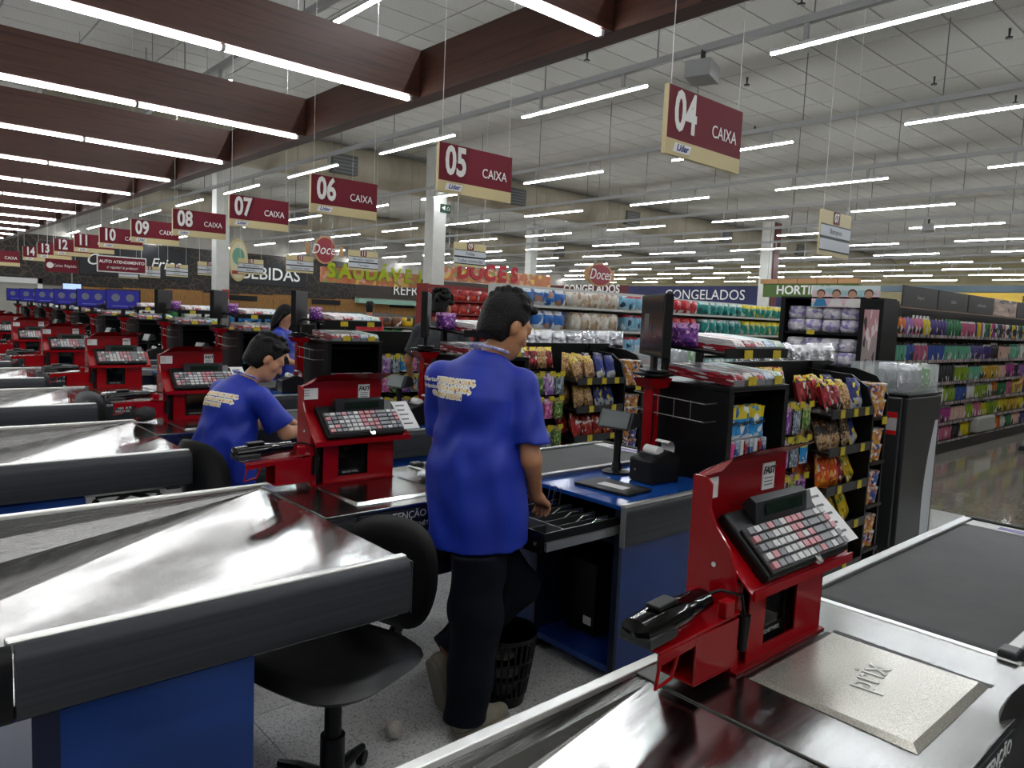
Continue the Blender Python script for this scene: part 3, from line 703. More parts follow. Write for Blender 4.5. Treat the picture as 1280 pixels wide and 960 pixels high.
# ------------------------------------------------------------------ office chairs
VINYL = noisy('black_chair_vinyl', '#0c0c0d', '#131314', 8, .38, 2)
def chair(label):
    c = empty('office_chair', (0, 0, 0), 0, label, 'chair', 'cashier chairs')
    s = MB()
    def seat(sgn):
        def fn(u, v):
            a = 2*PI*u; r = v; R = (.25, .25); e = 1/max(abs(math.cos(a))**3.2+abs(math.sin(a))**3.2, 1e-6)**(1/3.2)
            z = .035*(1-r**6)**.5 if r < 1 else 0
            return (R[0]*e*r*math.cos(a), R[1]*e*r*math.sin(a), .505+sgn*z)
        return fn
    s.grid(seat(1), 36, 9); s.grid(seat(-1), 36, 9, 0, True); s.build('seat', VINYL, c, smooth=60)
    b = MB()
    def back(sgn):
        def fn(u, v):
            a = 2*PI*u; r = v; e = 1/max(abs(math.cos(a))**2.6+abs(math.sin(a))**2.6, 1e-6)**(1/2.6)
            y = .22*e*r*math.cos(a); z = .195*e*r*math.sin(a)
            y *= 1-.18*max(0, -z/.2)
            t = .024*(1-r**5)**.5 if r < 1 else 0
            return (.325-1.1*y*y+.10*z+sgn*t, y+.02, .695+z)
        return fn
    b.grid(back(1), 40, 9); b.grid(back(-1), 40, 9, 0, True); b.build('backrest', VINYL, c, smooth=60)
    path = [(.12, .0, .44), (.27, .01, .38), (.33, .02, .40), (.34, .02, .48), (.33, .02, .58)]
    g = MB(); zz = []
    n = 26
    P = []
    for i in range(n+1):
        t = i/n*(len(path)-1); a = int(min(t, len(path)-2)); f = t-a; P.append(Vector(path[a]).lerp(Vector(path[a+1]), f))
    g.tube(P, [.026 if i % 2 else .02 for i in range(n+1)], 10); g.build('bellows_stem', BLACK, c)
    MB().cyl((0, 0, .47), (0, 0, .25), .028, .028, 14).cyl((0, 0, .25), (0, 0, .09), .04, .04, 14).build('column', BLACK_S, c, smooth=40)
    MB().box(-.1, .1, -.08, .08, .45, .475).build('mechanism', BLACK_S, c)
    MB().tube([(0, .1, .455), (0, .2, .445), (0, .24, .43)], .008, 8).build('lever', BLACK, c)
    for q in range(5):
        a = 2*PI*q/5+.3
        l = MB().tube([(0, 0, .10), (.15*math.cos(a), .15*math.sin(a), .085), (.24*math.cos(a), .24*math.sin(a), .065)], [.026, .02, .014], 8).build('leg', BLACK_S, c)
        x, y = .24*math.cos(a), .24*math.sin(a)
        MB().cyl((x-.012*math.sin(a), y+.012*math.cos(a), .026), (x+.012*math.sin(a), y-.012*math.cos(a), .026), .026, .026, 12).build('caster', BLACK, l)
    return c
ch = chair('empty black cashier chair pushed under the steel tray in front'); ch.location = (1.10, 2.03, 0); ch.rotation_euler[2] = .33
dup(ch, 0, 'black cashier chair back at the lower right corner', loc=(1.78, .03, 0), rotz=1.2)
dup(ch, 0, 'black chair under the seated man', loc=(1.62, 4.10, 0), rotz=PI+.3)
dup(ch, 0, 'black empty chair behind the seated man', loc=(1.55, 6.22, 0), rotz=PI-.7)
dup(ch, 0, 'black empty chair two counters behind the seated man', loc=(1.6, 8.3, 0), rotz=PI-.4)
dup(ch, 0, 'black empty chair three counters behind the seated man', loc=(1.6, 10.4, 0), rotz=PI-.5)
# ------------------------------------------------------------------ waste basket, crumpled paper, plastic bags
wb = empty('waste_basket', (1.99, 2.22, 0), 0, 'black slotted plastic waste basket by the cashier desk', 'basket')
def wr(z): return .098+.045*z/.3
MB().lathe([(wr(0), 0), (wr(.05), .05), (wr(.05)-.004, .05), (wr(0)-.004, .006)], n=30).build('bottom_shell', BLACK, wb, smooth=40)
for z, h in ((.285, .02), (.19, .012), (.12, .01)):
    MB().lathe([(wr(z)+.003, z), (wr(z+h)+.003, z+h), (wr(z+h)-.003, z+h), (wr(z)-.003, z), (wr(z)+.003, z)], n=30).build('ring', BLACK, wb, smooth=40)
for q in range(30):
    a = 2*PI*q/30
    MB().tube([((wr(z))*math.cos(a), wr(z)*math.sin(a), z) for z in (.045, .29)], .0055, 5).build('rib', BLACK, wb)
def crumple(name, r, mat, loc, label, cat, sq=(1, 1, 1), seed=1, sub=3, amp=.28):
    bm = bmesh.new(); bmesh.ops.create_icosphere(bm, subdivisions=sub, radius=r)
    rr = np.random.default_rng(seed); D = rr.normal(size=(14, 3)); D /= np.linalg.norm(D, axis=1)[:, None]
    for v in bm.verts:
        n = v.co.normalized(); d = max(abs(n.dot(Vector(x))) for x in D); v.co *= (1-amp+amp*d*rr.uniform(.85, 1.1))
        v.co = Vector((v.co.x*sq[0], v.co.y*sq[1], v.co.z*sq[2]))
    zmin = min(v.co.z for v in bm.verts)
    for v in bm.verts: v.co.z -= zmin
    me = bpy.data.meshes.new(name); bm.to_mesh(me); bm.free(); me.materials.append(mat)
    return tag(place(name, me, None, loc), label, cat)
crumple('crumpled_paper', .035, M('dirty_paper', '#b9b4a8', .8), (1.47, 2.24, 0), 'small crumpled paper ball lying on the grey floor', 'paper')
crumple('paper_waste', .075, M('grey_waste_paper', '#8d8a85', .8), (1.99, 2.22, .006), 'crumpled grey paper inside the slotted waste basket', 'paper', (1, 1, 1.5), 4)
crumple('plastic_bag', .10, M('clear_plastic_film', '#b9bec0', .25), (2.0, 2.76, Z+.003), 'flattened clear plastic packet on the steel top', 'bag', (1.0, .7, .22), 5)
crumple('black_bag', .075, M('dark_grey_cloth', '#2d2e30', .7), (1.33, 5.0, Z+.003), 'crumpled dark cloth on the counter behind the seated man', 'cloth', (1.2, .8, .8), 9)
# ================================================================== PACKAGING
def pack(name, base, top=None, bot=None, splash=None, sc=7., zt=.78, zb=.25, rough=.32, amt=.5, kind='Generated', mid=None):
    if name in MATS: return MATS[name]
    m = M(name, base, rough); ns, L, b = nodes(m)
    tc = N(m, 'ShaderNodeTexCoord'); sx = N(m, 'ShaderNodeSeparateXYZ'); L.new(tc.outputs[kind], sx.inputs[0])
    nz = N(m, 'ShaderNodeTexNoise', Scale=3.0, Detail=1.0); L.new(tc.outputs[kind], nz.inputs['Vector'])
    ad = N(m, 'ShaderNodeMath', operation='MULTIPLY_ADD'); L.new(nz.outputs['Fac'], ad.inputs[0]); ad.inputs[1].default_value = .16
    sb = N(m, 'ShaderNodeMath', operation='SUBTRACT'); L.new(sx.outputs['Z'], sb.inputs[0]); sb.inputs[1].default_value = .08; L.new(sb.outputs[0], ad.inputs[2])
    st = [(0, bot or base), (zb, base)]
    if mid: st += [(zb+(zt-zb)*.45, mid), (zb+(zt-zb)*.75, base)]
    st += [(zt, top or base)]
    r = ramp(m, st, 'CONSTANT'); L.new(ad.outputs[0], r.inputs['Fac']); out = r.outputs['Color']
    if splash:
        oi = N(m, 'ShaderNodeObjectInfo'); 
        av = N(m, 'ShaderNodeVectorMath', operation='ADD'); L.new(tc.outputs[kind], av.inputs[0]); L.new(oi.outputs['Random'], av.inputs[1])
        vo = N(m, 'ShaderNodeTexVoronoi', Scale=sc); L.new(av.outputs[0], vo.inputs['Vector'])
        se = N(m, 'ShaderNodeSeparateColor'); L.new(vo.outputs['Color'], se.inputs[0])
        gt = N(m, 'ShaderNodeMath', operation='GREATER_THAN'); L.new(se.outputs['Green'], gt.inputs[0]); gt.inputs[1].default_value = 1-amt
        cs = splash if isinstance(splash, (list, tuple)) else [splash]
        rr = ramp(m, [(i/len(cs), c) for i, c in enumerate(cs)], 'CONSTANT'); L.new(se.outputs['Red'], rr.inputs['Fac'])
        mx = N(m, 'ShaderNodeMix', data_type='RGBA'); L.new(gt.outputs[0], mx.inputs[0]); L.new(out, mx.inputs[6]); L.new(rr.outputs['Color'], mx.inputs[7]); out = mx.outputs[2]
    L.new(out, b.inputs['Base Color'])
    if rough < .35:
        bn = N(m, 'ShaderNodeTexNoise', Scale=9.0, Detail=2.0); L.new(tc.outputs[kind], bn.inputs['Vector']); bump(m, bn.outputs['Fac'], .6, .012)
    return m
def bag_mesh(w, h, d, mat, nx=8, nz=10, seed=0):
    b = MB(); rr = random.Random(seed)
    ph = [rr.uniform(0, 6) for _ in range(4)]
    def side(s):
        def fn(u, v):
            x = (u-.5)*2; z = v
            t = max(0, 1-abs(x)**2.4)*max(0, min(1, (z-.03)/.2, (.93-z)/.16))
            t = t**.6
            wr = .08*math.sin(9*u+ph[0])*math.sin(8*v+ph[1])
            wob = .006*math.sin(14*u+ph[2]) if v > .9 else 0
            ww = w/2*(1-.06*math.sin(PI*v)+.02*math.sin(7*v+ph[3]))
            return (x*ww, s*d/2*(t+wr*t)+wob, z*h)
        return fn
    b.grid(side(-1), nx, nz); b.grid(side(1), nx, nz, 0, True)
    me = b.mesh('bag', mat, 60)
    return me
BAGM = {}
def bag(kind, w, h, d, mat):
    key = (kind, w, h, d)
    if key not in BAGM: BAGM[key] = bag_mesh(w, h, d, mat, seed=len(BAGM))
    return BAGM[key]
P_RED = pack('red_crisps_pack', '#a8121c', '#8f1018', '#b8333a', ['#e9e2d8', '#d98a28', '#c22830', '#7a0c14'], 8, amt=.3)
P_YEL = pack('yellow_snack_pack', '#e2c11c', '#d8b510', '#c99f12', ['#7a5a18', '#f3e6b0', '#5f9a2d', '#d0a018'], 8, amt=.3)
P_ORG = pack('orange_snack_pack', '#d84a14', '#c43a10', '#e0701c', ['#f2e2c8', '#e88a1c', '#f0b040', '#b02c10'], 7, amt=.3)
P_BLU = pack('navy_nut_pack', '#1c2c78', '#1a2668', '#b9bcc4', ['#24378c', '#e0c828', '#1a2564'], 6, zb=.33, amt=.2)
P_NUT = pack('peanut_pack_yellow_top', '#b98a52', '#e6cc18', '#3a2c20', ['#8a5a30', '#d8b078', '#5c3c22', '#e0c08a'], 22, zt=.72, amt=.6)
P_DRK = pack('dark_nut_pack', '#2a211c', '#403024', '#bfa079', ['#c89c66', '#1c1613', '#6a4a2c'], 14, zb=.42, amt=.35)
P_MAR = pack('maroon_snack_pack', '#8c1420', '#e2ca1a', '#2a1210', ['#c62a34', '#1d0c0c', '#d9cfc0'], 7, zt=.8, amt=.35)
P_SIL = pack('silver_foil_pack', '#c9cbd0', '#e4e5e8', '#5a4a60', ['#f0f0f4', '#9a9ca4'], 5, rough=.2, amt=.35, zb=.3)
P_SIL.node_tree.nodes['Principled BSDF'].inputs['Metallic'].default_value = .75
P_GRN = pack('green_foil_pack', '#4f9a30', '#c6d0c4', '#5aa038', ['#b8d8a8', '#3c7a24', '#d8e4d0'], 8, rough=.2, amt=.35)
P_PRP = pack('purple_sweet_pack', '#7c3fa0', '#d8a0d8', '#5a2a80', ['#e8b8e0', '#a85cc0', '#4a2068'], 9, amt=.4)
P_PNK = pack('pink_sweet_pack', '#d86aa8', '#f0c8e0', '#c04890', ['#f0d8e8', '#b83a80', '#e88ac0'], 9, amt=.4)
P_AQU = pack('aqua_gum_pack', '#1f8ccf', '#e6d020', '#cfd8dc', ['#1a6fb0', '#f4f6f6', '#2a9ae0'], 4, zt=.62, zb=.12, amt=.25)
P_GPK = pack('green_seed_pack', '#5c8a3c', '#c9b878', '#2c4a20', ['#d8d0a0', '#3c6a28', '#a0b060'], 9, amt=.4)
P_BLS = pack('clear_blister_pack', '#8e9aa6', '#d8d020', '#7c8894', ['#5c6874', '#c8d4dc', '#3a4a5c'], 9, zt=.8, rough=.15, amt=.4)
P_LOL = pack('lilac_toy_pack', '#b58ac8', '#d8c8e0', '#8a5aa8', ['#e0c8ec', '#7a4a98', '#f0e8f4'], 6, amt=.35)
P_NOO = pack('instant_noodle_cup', '#c9794a', '#d8cfc4', '#d8b048', ['#e8d8c8', '#a84828', '#d8a038', '#3a5aa0', '#f0e8e0'], 5, zt=.86, zb=.12, amt=.6)
P_NOB = pack('blue_noodle_cup', '#3a62a8', '#d8d4cc', '#c8782a', ['#e8e4e0', '#c86a30', '#2a4a90'], 5, zt=.86, zb=.12, amt=.5)
C_RED = pack('red_white_candy_box', '#d9d6d4', '#e6e2e0', '#a01c28', ['#c42a36', '#f0eeec', '#d8d4d2'], 7, zb=.45, amt=.25)
C_RD2 = pack('crimson_candy_box', '#a81c2c', '#c8c4c8', '#7c101c', ['#d84858', '#e8e0e0', '#8c1420'], 7, zb=.45, amt=.3)
C_BLU = pack('pale_blue_candy_box', '#c4d4e2', '#dce6ee', '#2c5a9c', ['#4a7ac0', '#f0f4f8', '#8ab0d8'], 7, zb=.45, amt=.3)
C_GRN = pack('green_white_candy_box', '#c8dcd0', '#dceae0', '#2c8a4c', ['#4aa868', '#f0f6f2', '#88c098'], 7, zb=.45, amt=.3)
TRAYP = M('clear_tray_plastic', '#9aa0a4', .12, alpha=.55)
RACKN = {0: 'the rack beside the drinks cooler', 1: 'the rack behind the standing cashier', 2: 'the rack behind the seated man', 3: 'the rack beyond the seated man'}
COLR = {'crisp': 'chips bag'}
counters = {}
def product(name, me, loc, kindtxt, cat, where, group, rot=(0, 0, 0), count=None):
    key = (kindtxt, where); counters[key] = counters.get(key, 0)+1
    o = place(name, me, None, loc, rot)
    return tag(o, '%s %s from left, %s' % (ordn(counters[key]-1), kindtxt, where.replace('the ', '')), cat, group)
# ------------------------------------------------------------------ gum cabinet at the end of each desk
def gum_cabinet(label):
    c = empty('candy_cabinet', (3.46, 2.22, 0), 0, label, 'cabinet', 'black candy cabinets')
    x0, x1, y0, y1 = 3.165, 3.74, 1.955, 2.50
    part(c, 'side_panel', MB().box(x0, x0+.02, y0, y1, 0, 1.30), BLACK_S, bevel=.004)
    part(c, 'side_panel', MB().box(x1-.02, x1, y0, y1, 0, 1.30), BLACK_S, bevel=.004)
    part(c, 'back_panel', MB().box(x0+.02, x1-.02, y1-.02, y1, 0, 1.30), BLACK_S)
    part(c, 'top_panel', MB().box(x0-.005, x1+.005, y0-.005, y1, 1.29, 1.315), BLACK_S, bevel=.003)
    part(c, 'front_frame', MB().box(x0, x0+.04, y0-.006, y0, 0, 1.29).box(x1-.04, x1, y0-.006, y0, 0, 1.29), BLACK)
    for z in (.12, .42, .70, .93): part(c, 'shelf', MB().box(x0+.02, x1-.02, y0+.01, y1-.02, z, z+.018), BLACK_S)
    part(c, 'peg_bar', MB().box(x0+.02, x1-.02, y0+.2, y0+.212, 1.23, 1.25), GREY_D)
    part(c, 'post', MB().box(3.30, 3.335, 2.44, 2.475, 1.315, 1.50).box(3.62, 3.655, 2.44, 2.475, 1.315, 1.50), BLACK)
    part(c, 'upper_shelf', MB().prism([(1.98, 1.465), (2.48, 1.50), (2.48, 1.515), (1.98, 1.48)], 3.14, 3.74, 'x'), BLACK, bevel=.003)
    part(c, 'shelf_lip', MB().box(3.14, 3.74, 1.972, 1.98, 1.455, 1.505), BLACK)
    for z, xs in ((1.462, (3.30, 3.58)), (1.33, (3.32, 3.58))):
        for x in xs: part(c, 'price_tag', MB().box(x, x+.075, 1.945 if z < 1.4 else 1.966, 1.949 if z < 1.4 else 1.97, z-.01, z+.035), YELLOW)
    # wire rack on the side
    wr = MB()
    for z in (1.23, 1.14):
        wr.tube([(3.163, 2.02, z), (3.06, 2.02, z), (3.06, 2.46, z+.02), (3.163, 2.46, z+.02)], .003, 5)
    for y in (2.1, 2.2, 2.3, 2.4): wr.tube([(3.06, y, 1.14), (3.06, y, 1.24)], .002, 5)
    part(c, 'wire_rack', wr, WIRE)
    return c
CABL = {0: 'black candy cabinet with blue and yellow gum bags behind front register', 1: 'black candy cabinet behind the standing cashier', 2: 'black candy cabinet behind the seated man'}
g0 = gum_cabinet(CABL[0])
for k in LANES:
    if k: dup(g0, LW*k, CABL.get(k, 'black candy cabinet of the counter '+WHO[k]))
boxm = {}
def candy_box_mesh(mat):
    if mat.name not in boxm:
        b = MB().prism([(0, 0), (0, .035), (.03, .06), (.40, .06), (.40, 0)], -.043, .043, 'x'); b.box(-.046, .046, -.004, 0, 0, .03, 1)
        boxm[mat.name] = b.mesh('candy_box', [mat, TRAYP])
    return boxm[mat.name]
tiltS = math.atan2(.035, .5)
CBN = {0: 'the gum cabinet', 1: 'the cabinet behind the standing cashier', 2: 'the cabinet behind the seated man'}
for k in range(0, 11):
    where = CBN.get(k, 'the candy cabinet '+WHO[k])
    for i, (m, tx) in enumerate(((C_RED, 'white candy box'), (C_RD2, 'crimson candy box'), (C_RED, 'white candy box'), (C_BLU, 'pale blue candy box'), (C_GRN, 'green candy box'))):
        if k > 6 and i % 2: continue
        product('candy_box', candy_box_mesh(m), (3.30+.098*i, 1.995+LW*k, 1.482), tx, 'box', 'the upper shelf of '+where, 'candy boxes on the cabinets', (tiltS, 0, 0))
    for i, (m, tx) in enumerate(((C_RD2, 'crimson candy box'), (C_RED, 'white candy box'), (C_RD2, 'crimson candy box'), (C_BLU, 'pale blue candy box'), (C_GRN, 'green candy box'))):
        if k > 6 and i % 2 == 0: continue
        product('candy_box', candy_box_mesh(m), (3.26+.1*i, 1.965+LW*k, 1.317), tx, 'box', 'the top of '+where, 'candy boxes on the cabinets', (.07, 0, 0))
    if k < 5:
        for i in range(3):
            product('sweet_bag', bag('prp', .12, .12, .06, P_PRP), (3.19+.03*i, 2.24+.07*i+LW*k, 1.50), 'purple sweet bag', 'bag', 'the upper shelf end of '+where, 'purple sweet bags', (0, 0, .4*i-.9))
gm = bag('gum', .125, .165, .02, P_AQU)
for i, x in enumerate((3.275, 3.405, 3.55)):
    for j in range(3):
        o = product('gum_bag', gm, (x+.02*j, 2.02+.035*j, 1.035), 'yellow and blue gum bag', 'bag', 'the pegs inside the gum cabinet', 'gum bags in the cabinet', (0, 0, -.12))
        if j == 0: place('lettering', text_mesh('Trident', size=.036, mat=TXT_K, bold=.02), o, (0, -.0145, .08), (PI/2, -.15, 0))
for i in range(9):
    product('lollipop_pack', MB().box(-.014, .014, -.05, .05, 0, .08).mesh('lollipop_pack', (WHITE, C_RD2, C_BLU)[i % 3]), (3.26+.045*i, 2.05, .949), ('white', 'crimson', 'blue')[i % 3]+' slim sweet pack', 'pack', 'the shelf below the gum bags', 'slim sweet packs')
product('candy_jar', MB().lathe([(.034, 0), (.04, .01), (.04, .045), (.042, .045), (.042, .075), (.03, .08)], n=14).mesh('candy_jar', M('hot_pink_plastic', '#e0408c', .35)), (3.235, 1.995, .949), 'hot pink candy jar', 'jar', 'the shelf below the gum bags', 'candy jars')
for k in range(1, 5):
    for i, m in enumerate((M('aqua_plastic', '#2aa6a8', .4), MATS['hot_pink_plastic'], C_RD2, C_RD2, WHITE)):
        product('sweet_pack', MB().box(-.04, .04, -.05, .05, 0, .06).mesh('sweet_pack', m), (3.24+.1*i, 2.03+LW*k, .949), ('aqua', 'hot pink', 'crimson', 'crimson', 'white')[i]+' sweet pack', 'pack', 'the inner shelf of '+CBN.get(k, 'the candy cabinet '+WHO[k]), 'sweet packs inside the cabinets')
# ------------------------------------------------------------------ snack racks
RX0, RX1, RY0, RY1 = 3.77, 4.89, 1.955, 2.42
SHZ = (1.115, .885, .645, .39, .12)
RX = 4.30
def snack_rack(label):
    c = empty('snack_rack', (4.33, 2.2, 0), 0, label, 'rack', 'snack racks')
    part(c, 'back_panel', MB().box(RX0, RX1, RY1, RY1+.03, 0, 1.40), BLACK_S, bevel=.004)
    ear = [(RY0, 0), (RY0, 1.12), (RY0+.05, 1.26), (RY0+.16, 1.33), (RY1, 1.35), (RY1, 0)]
    part(c, 'side_panel', MB().prism(ear, RX1-.02, RX1, 'x'), BLACK_S)
    part(c, 'side_panel', MB().prism([(p[0]+.12 if p[0] < 2.2 else p[0], p[1]) for p in ear], RX0, RX0+.02, 'x'), BLACK_S)
    for i, z in enumerate(SHZ):
        xa = RX if i < 4 else RX0
        part(c, 'shelf', MB().prism([(RY0+.01, z-.02), (RY1, z+.02), (RY1, z+.03), (RY0+.01, z-.008)], xa, RX1-.02, 'x'), BLACK_S)
        part(c, 'shelf_lip', MB().box(xa, RX1-.02, RY0, RY0+.008, z-.03, z+.025), M('charcoal_shelf_lip', '#2c2d2f', .45))
        for x in ((4.40, 4.58, 4.74) if i == 0 else (4.44, 4.72) if i < 4 else (4.1, 4.6)):
            part(c, 'price_tag', MB().box(x, x+.055, RY0-.006, RY0-.002, z-.028, z+.022), YELLOW)
    for r_, z in enumerate((1.17, .97, .74, .52, .3)):
        for q in range(4):
            x = 3.86+.115*q
            h = part(c, 'hook', MB().tube([(x, RY1, z), (x, 2.06, z), (x, 2.05, z+.02)], .003, 5), WIRE)
            part(c, 'price_tag', MB().box(x-.028, x+.028, 2.038, 2.042, z-.012, z+.024), YELLOW, h)
    part(c, 'base', MB().box(RX0, RX1, RY0+.02, RY1, 0, .09), BLACK)
    return c
rk0 = snack_rack('black snack rack full of orange and yellow bags beside the cooler')
dup(rk0, LW, 'black snack rack with red and navy bags behind the standing cashier')
dup(rk0, LW*2, 'black snack rack behind the seated man'); dup(rk0, LW*3, 'black snack rack one lane beyond the seated man')
SH = ['the top shelf', 'the second shelf', 'the third shelf', 'the fourth shelf', 'the bottom shelf']
KIND = {'red': (P_RED, 'red chips bag'), 'yel': (P_YEL, 'yellow snack bag'), 'org': (P_ORG, 'orange snack bag'), 'blu': (P_BLU, 'navy blue nut bag'), 'nut': (P_NUT, 'yellow topped peanut bag'), 'drk': (P_DRK, 'dark nut bag'), 'mar': (P_MAR, 'maroon snack bag')}
L0 = [['mar', 'mar', 'nut', 'blu'], ['drk', 'drk', 'drk', 'blu'], ['org', 'org', 'mar', 'yel'], ['org', 'yel', 'yel'], ['yel', 'yel', 'yel']]
L1 = [['nut', 'nut', 'blu', 'blu'], ['nut', 'nut', 'blu', 'blu'], ['red', 'red', 'red', 'red'], ['red', 'yel', 'yel', 'yel'], ['red', 'yel', 'nut']]
rr = random.Random(11)
for k, LL in ((0, L0), (1, L1), (2, L1), (3, L0)):
    for i, row in enumerate(LL):
        n = len(row); wv = (RX1-.05-RX-.02)/n
        for q, kk in enumerate(row):
            m, tx = KIND[kk]; me = bag(kk, min(.15, wv*.88), .205, .075, m)
            for dep in range(2):
                o = product('snack_bag', me, (RX+.03+wv*(q+.5), RY0+.075+.15*dep+LW*k, SHZ[i]+.001+.014*dep), ('' if dep == 0 else 'rear ')+tx, 'bag', SH[i]+' of '+RACKN[k], 'snack bags on the racks', (-.30+rr.uniform(-.1, .1), rr.uniform(-.14, .14), rr.uniform(-.3, .3)))
                if kk == 'red' and dep == 0 and k == 1: place('lettering', text_mesh('Doritos', size=.034, mat=TXT_W, bold=.03), o, (0, -.042, .115), (PI/2, -.12, 0))
    for r_, z in enumerate((1.17, .97, .74, .52, .3)):
        for q in range(4):
            m, tx, w_, h_ = ((P_GPK, 'green seed pack', .09, .17), (P_PRP, 'purple sweet pack', .09, .17), (P_BLS, 'clear blister pack', .1, .17), (P_GPK, 'green seed pack', .09, .16), (P_LOL, 'lilac pack', .09, .17), (P_BLS, 'clear blister pack', .09, .17), (P_AQU, 'aqua pack', .09, .16), (P_PNK, 'pink sweet pack', .09, .16))[(r_*3+q+k*2) % 8]
            for dep in range(2):
                product('hanging_pack', bag('h'+tx, w_, h_, .018, m), (3.86+.115*q, 2.068+.05*dep+LW*k, z-h_+.002), ('' if dep == 0 else 'rear ')+tx, 'pack', 'the %s hook row of %s' % (ORD[r_], RACKN[k].replace('the ', '')), 'packs hanging on the racks', (0, 0, rr.uniform(-.1, .1)))
    if k < 2:
        for q in range(5):
            me = bag('mar2', .12, .18, .06, P_MAR) if q % 3 else bag('nut2', .12, .18, .06, P_NUT)
            product('snack_bag', me, (3.95+.085*q, 2.30+LW*k, 1.195), 'maroon back bag' if q % 3 else 'peanut back bag', 'bag', 'the back of %s' % RACKN[k], 'bags at the back of the racks', (-.25, 0, rr.uniform(-.3, .3)))
# ------------------------------------------------------------------ noodle stands beside racks
cup = MB().lathe([(.034, 0), (.046, .098), (.049, .1), (.049, .106), (.044, .108)], n=14)
cupA = cup.mesh('noodle_cup', P_NOO, 40); cupB = cup.mesh('noodle_cup', P_NOB, 40)
NZ = (1.06, .76, .47, .17)
def noodle_stand(label):
    c = empty('noodle_stand', (5.03, 2.2, 0), 0, label, 'stand', 'noodle stands')
    part(c, 'back_panel', MB().box(4.905, 5.16, 2.40, 2.43, 0, 1.40), BLACK_S)
    part(c, 'side_panel', MB().prism([(1.98, 0), (1.98, 1.2), (2.06, 1.32), (2.2, 1.36), (2.42, 1.37), (2.42, 0)], 5.14, 5.16, 'x'), BLACK_S)
    part(c, 'side_panel', MB().box(4.905, 4.915, 2.1, 2.4, 0, 1.3), BLACK_S)
    for z in NZ: part(c, 'shelf', MB().box(4.915, 5.14, 1.96, 2.40, z-.02, z), BLACK_S)
    part(c, 'price_tag', MB().box(5.03, 5.10, 1.953, 1.958, NZ[0]-.05, NZ[0]-.002), YELLOW)
    return c
n0 = noodle_stand('narrow black stand of instant noodle cups beside the drinks cooler'); dup(n0, LW, 'narrow black stand of noodle cups left of the monitor')
for k in (0, 1):
    wn = 'the noodle stand '+('beside the drinks cooler' if k == 0 else 'left of the black monitor')
    for i, z in enumerate(NZ):
        for s in range(2):
            for q in range(2):
                for d in range(2):
                    product('noodle_cup', cupB if (i == 2 and q) else cupA, (4.975+.105*q, 2.015+.105*d+LW*k, z+.001+.1085*s), ('upper ' if s else 'lower ')+('rear ' if d else '')+('blue' if (i == 2 and q) else 'orange')+' cup', 'cup', 'tier %s of %s' % (('one', 'two', 'three', 'four')[i], wn), 'noodle cups')
# ------------------------------------------------------------------ drinks cooler
def cooler(k, label):
    c = empty('drinks_cooler', (5.75, 2.3+LW*k, 0), 0, label, 'cooler')
    x0, x1, y0, y1 = -.33, .32, -.35, .25
    MB().box(x0, x1, y0+.03, y1, .04, 1.17).build('body', M('grey_cooler_steel', '#5c5d5e', .32, .8), c, bevel=.015)
    d = MB().box(x0+.003, x1, y0, y0+.029, .05, 1.165).build('door', M('charcoal_cooler_door', '#2a2b2d', .35), c, bevel=.006)
    P = []
    for i in range(17):
        t = i/16; P.append((.13+.10*t**1.6-.05*math.sin(PI*t), .06+.92*t))
    poly = P+[(.285, .98), (.285, .06)]
    MB().prism([(p[0], p[1]) for p in poly], y0-.002, y0-.0005, 'y').build('white_wave_print', M('white_wave', '#c9ccd0', .4), d)
    s = MB().box(x0-.002, x0-.0005, y0+.06, y0+.16, .9, 1.06).build('sticker', M('clear_sticker', '#b8b4b4', .4), c)
    MB().box(x0-.003, x0-.002, y0+.06, y0+.16, 1.02, 1.06).build('print', M('red_print', '#c0141c', .4), s); MB().box(x0-.003, x0-.002, y0+.06, y0+.16, .9, .93).build('print', MATS['red_print'], s)
    MB().box(x0, x1, y0, y1, 1.171, 1.19).build('lid', BLACK_S, c, bevel=.004)
    for x in (-.27, .27): MB().cyl((x, 0, 0), (x, 0, .04), .03, .03, 10).build('foot', BLACK, c)
    return c
cooler(0, 'dark drinks cooler with a white wave behind the noodle stand'); cooler(1, 'second dark drinks cooler hidden behind the black monitor')
for k in (0, 1):
    b = empty('acrylic_bin', (5.80, 2.2+LW*k, 1.191), 0, 'clear acrylic bin of foil bags on the '+('nearer' if k == 0 else 'farther')+' drinks cooler', 'bin')
    for (a, b_, c_, d_) in ((-.25, .25, -.22, -.216), (-.25, .25, .216, .22), (-.25, -.246, -.216, .216), (.246, .25, -.216, .216)): MB().box(a, b_, c_, d_, 0, .2).build('wall', GLASS, b)
    for i in range(8):
        gg = i in (3, 6)
        product('foil_bag', bag('grn' if gg else 'sil', .15, .2, .07, P_GRN if gg else P_SIL), (5.62+.12*(i % 4), 2.06+.14*(i//4)+LW*k, 1.197), ('green' if gg else 'silver')+' foil bag', 'bag', 'the acrylic bin of the '+('nearer' if k == 0 else 'farther')+' cooler', 'foil bags in the bins', (-.1, 0, rr.uniform(-.4, .4)))
    for i in range(7):
        product('foil_bag', bag('sil2', .2, .2, .11, P_SIL), (4.30+.19*i, 2.56+LW*k, 1.30+rr.uniform(0, .02)), 'silver foil bag', 'bag', 'the ledge behind '+RACKN[k], 'foil bags on the ledge', (-.15, 0, rr.uniform(-.3, .3)))
    lg = tag(MB().box(3.8, 5.65 if k == 0 else 5.3, 2.455, 2.70, 1.27, 1.295).box(3.85, 3.9, 2.5, 2.6, 0, 1.27).box(5.25, 5.3, 2.56, 2.6, 0, 1.27).build('ledge', BLACK_S, None, (0, LW*k, 0)), 'black ledge carrying silver foil bags behind '+RACKN[k], 'ledge')
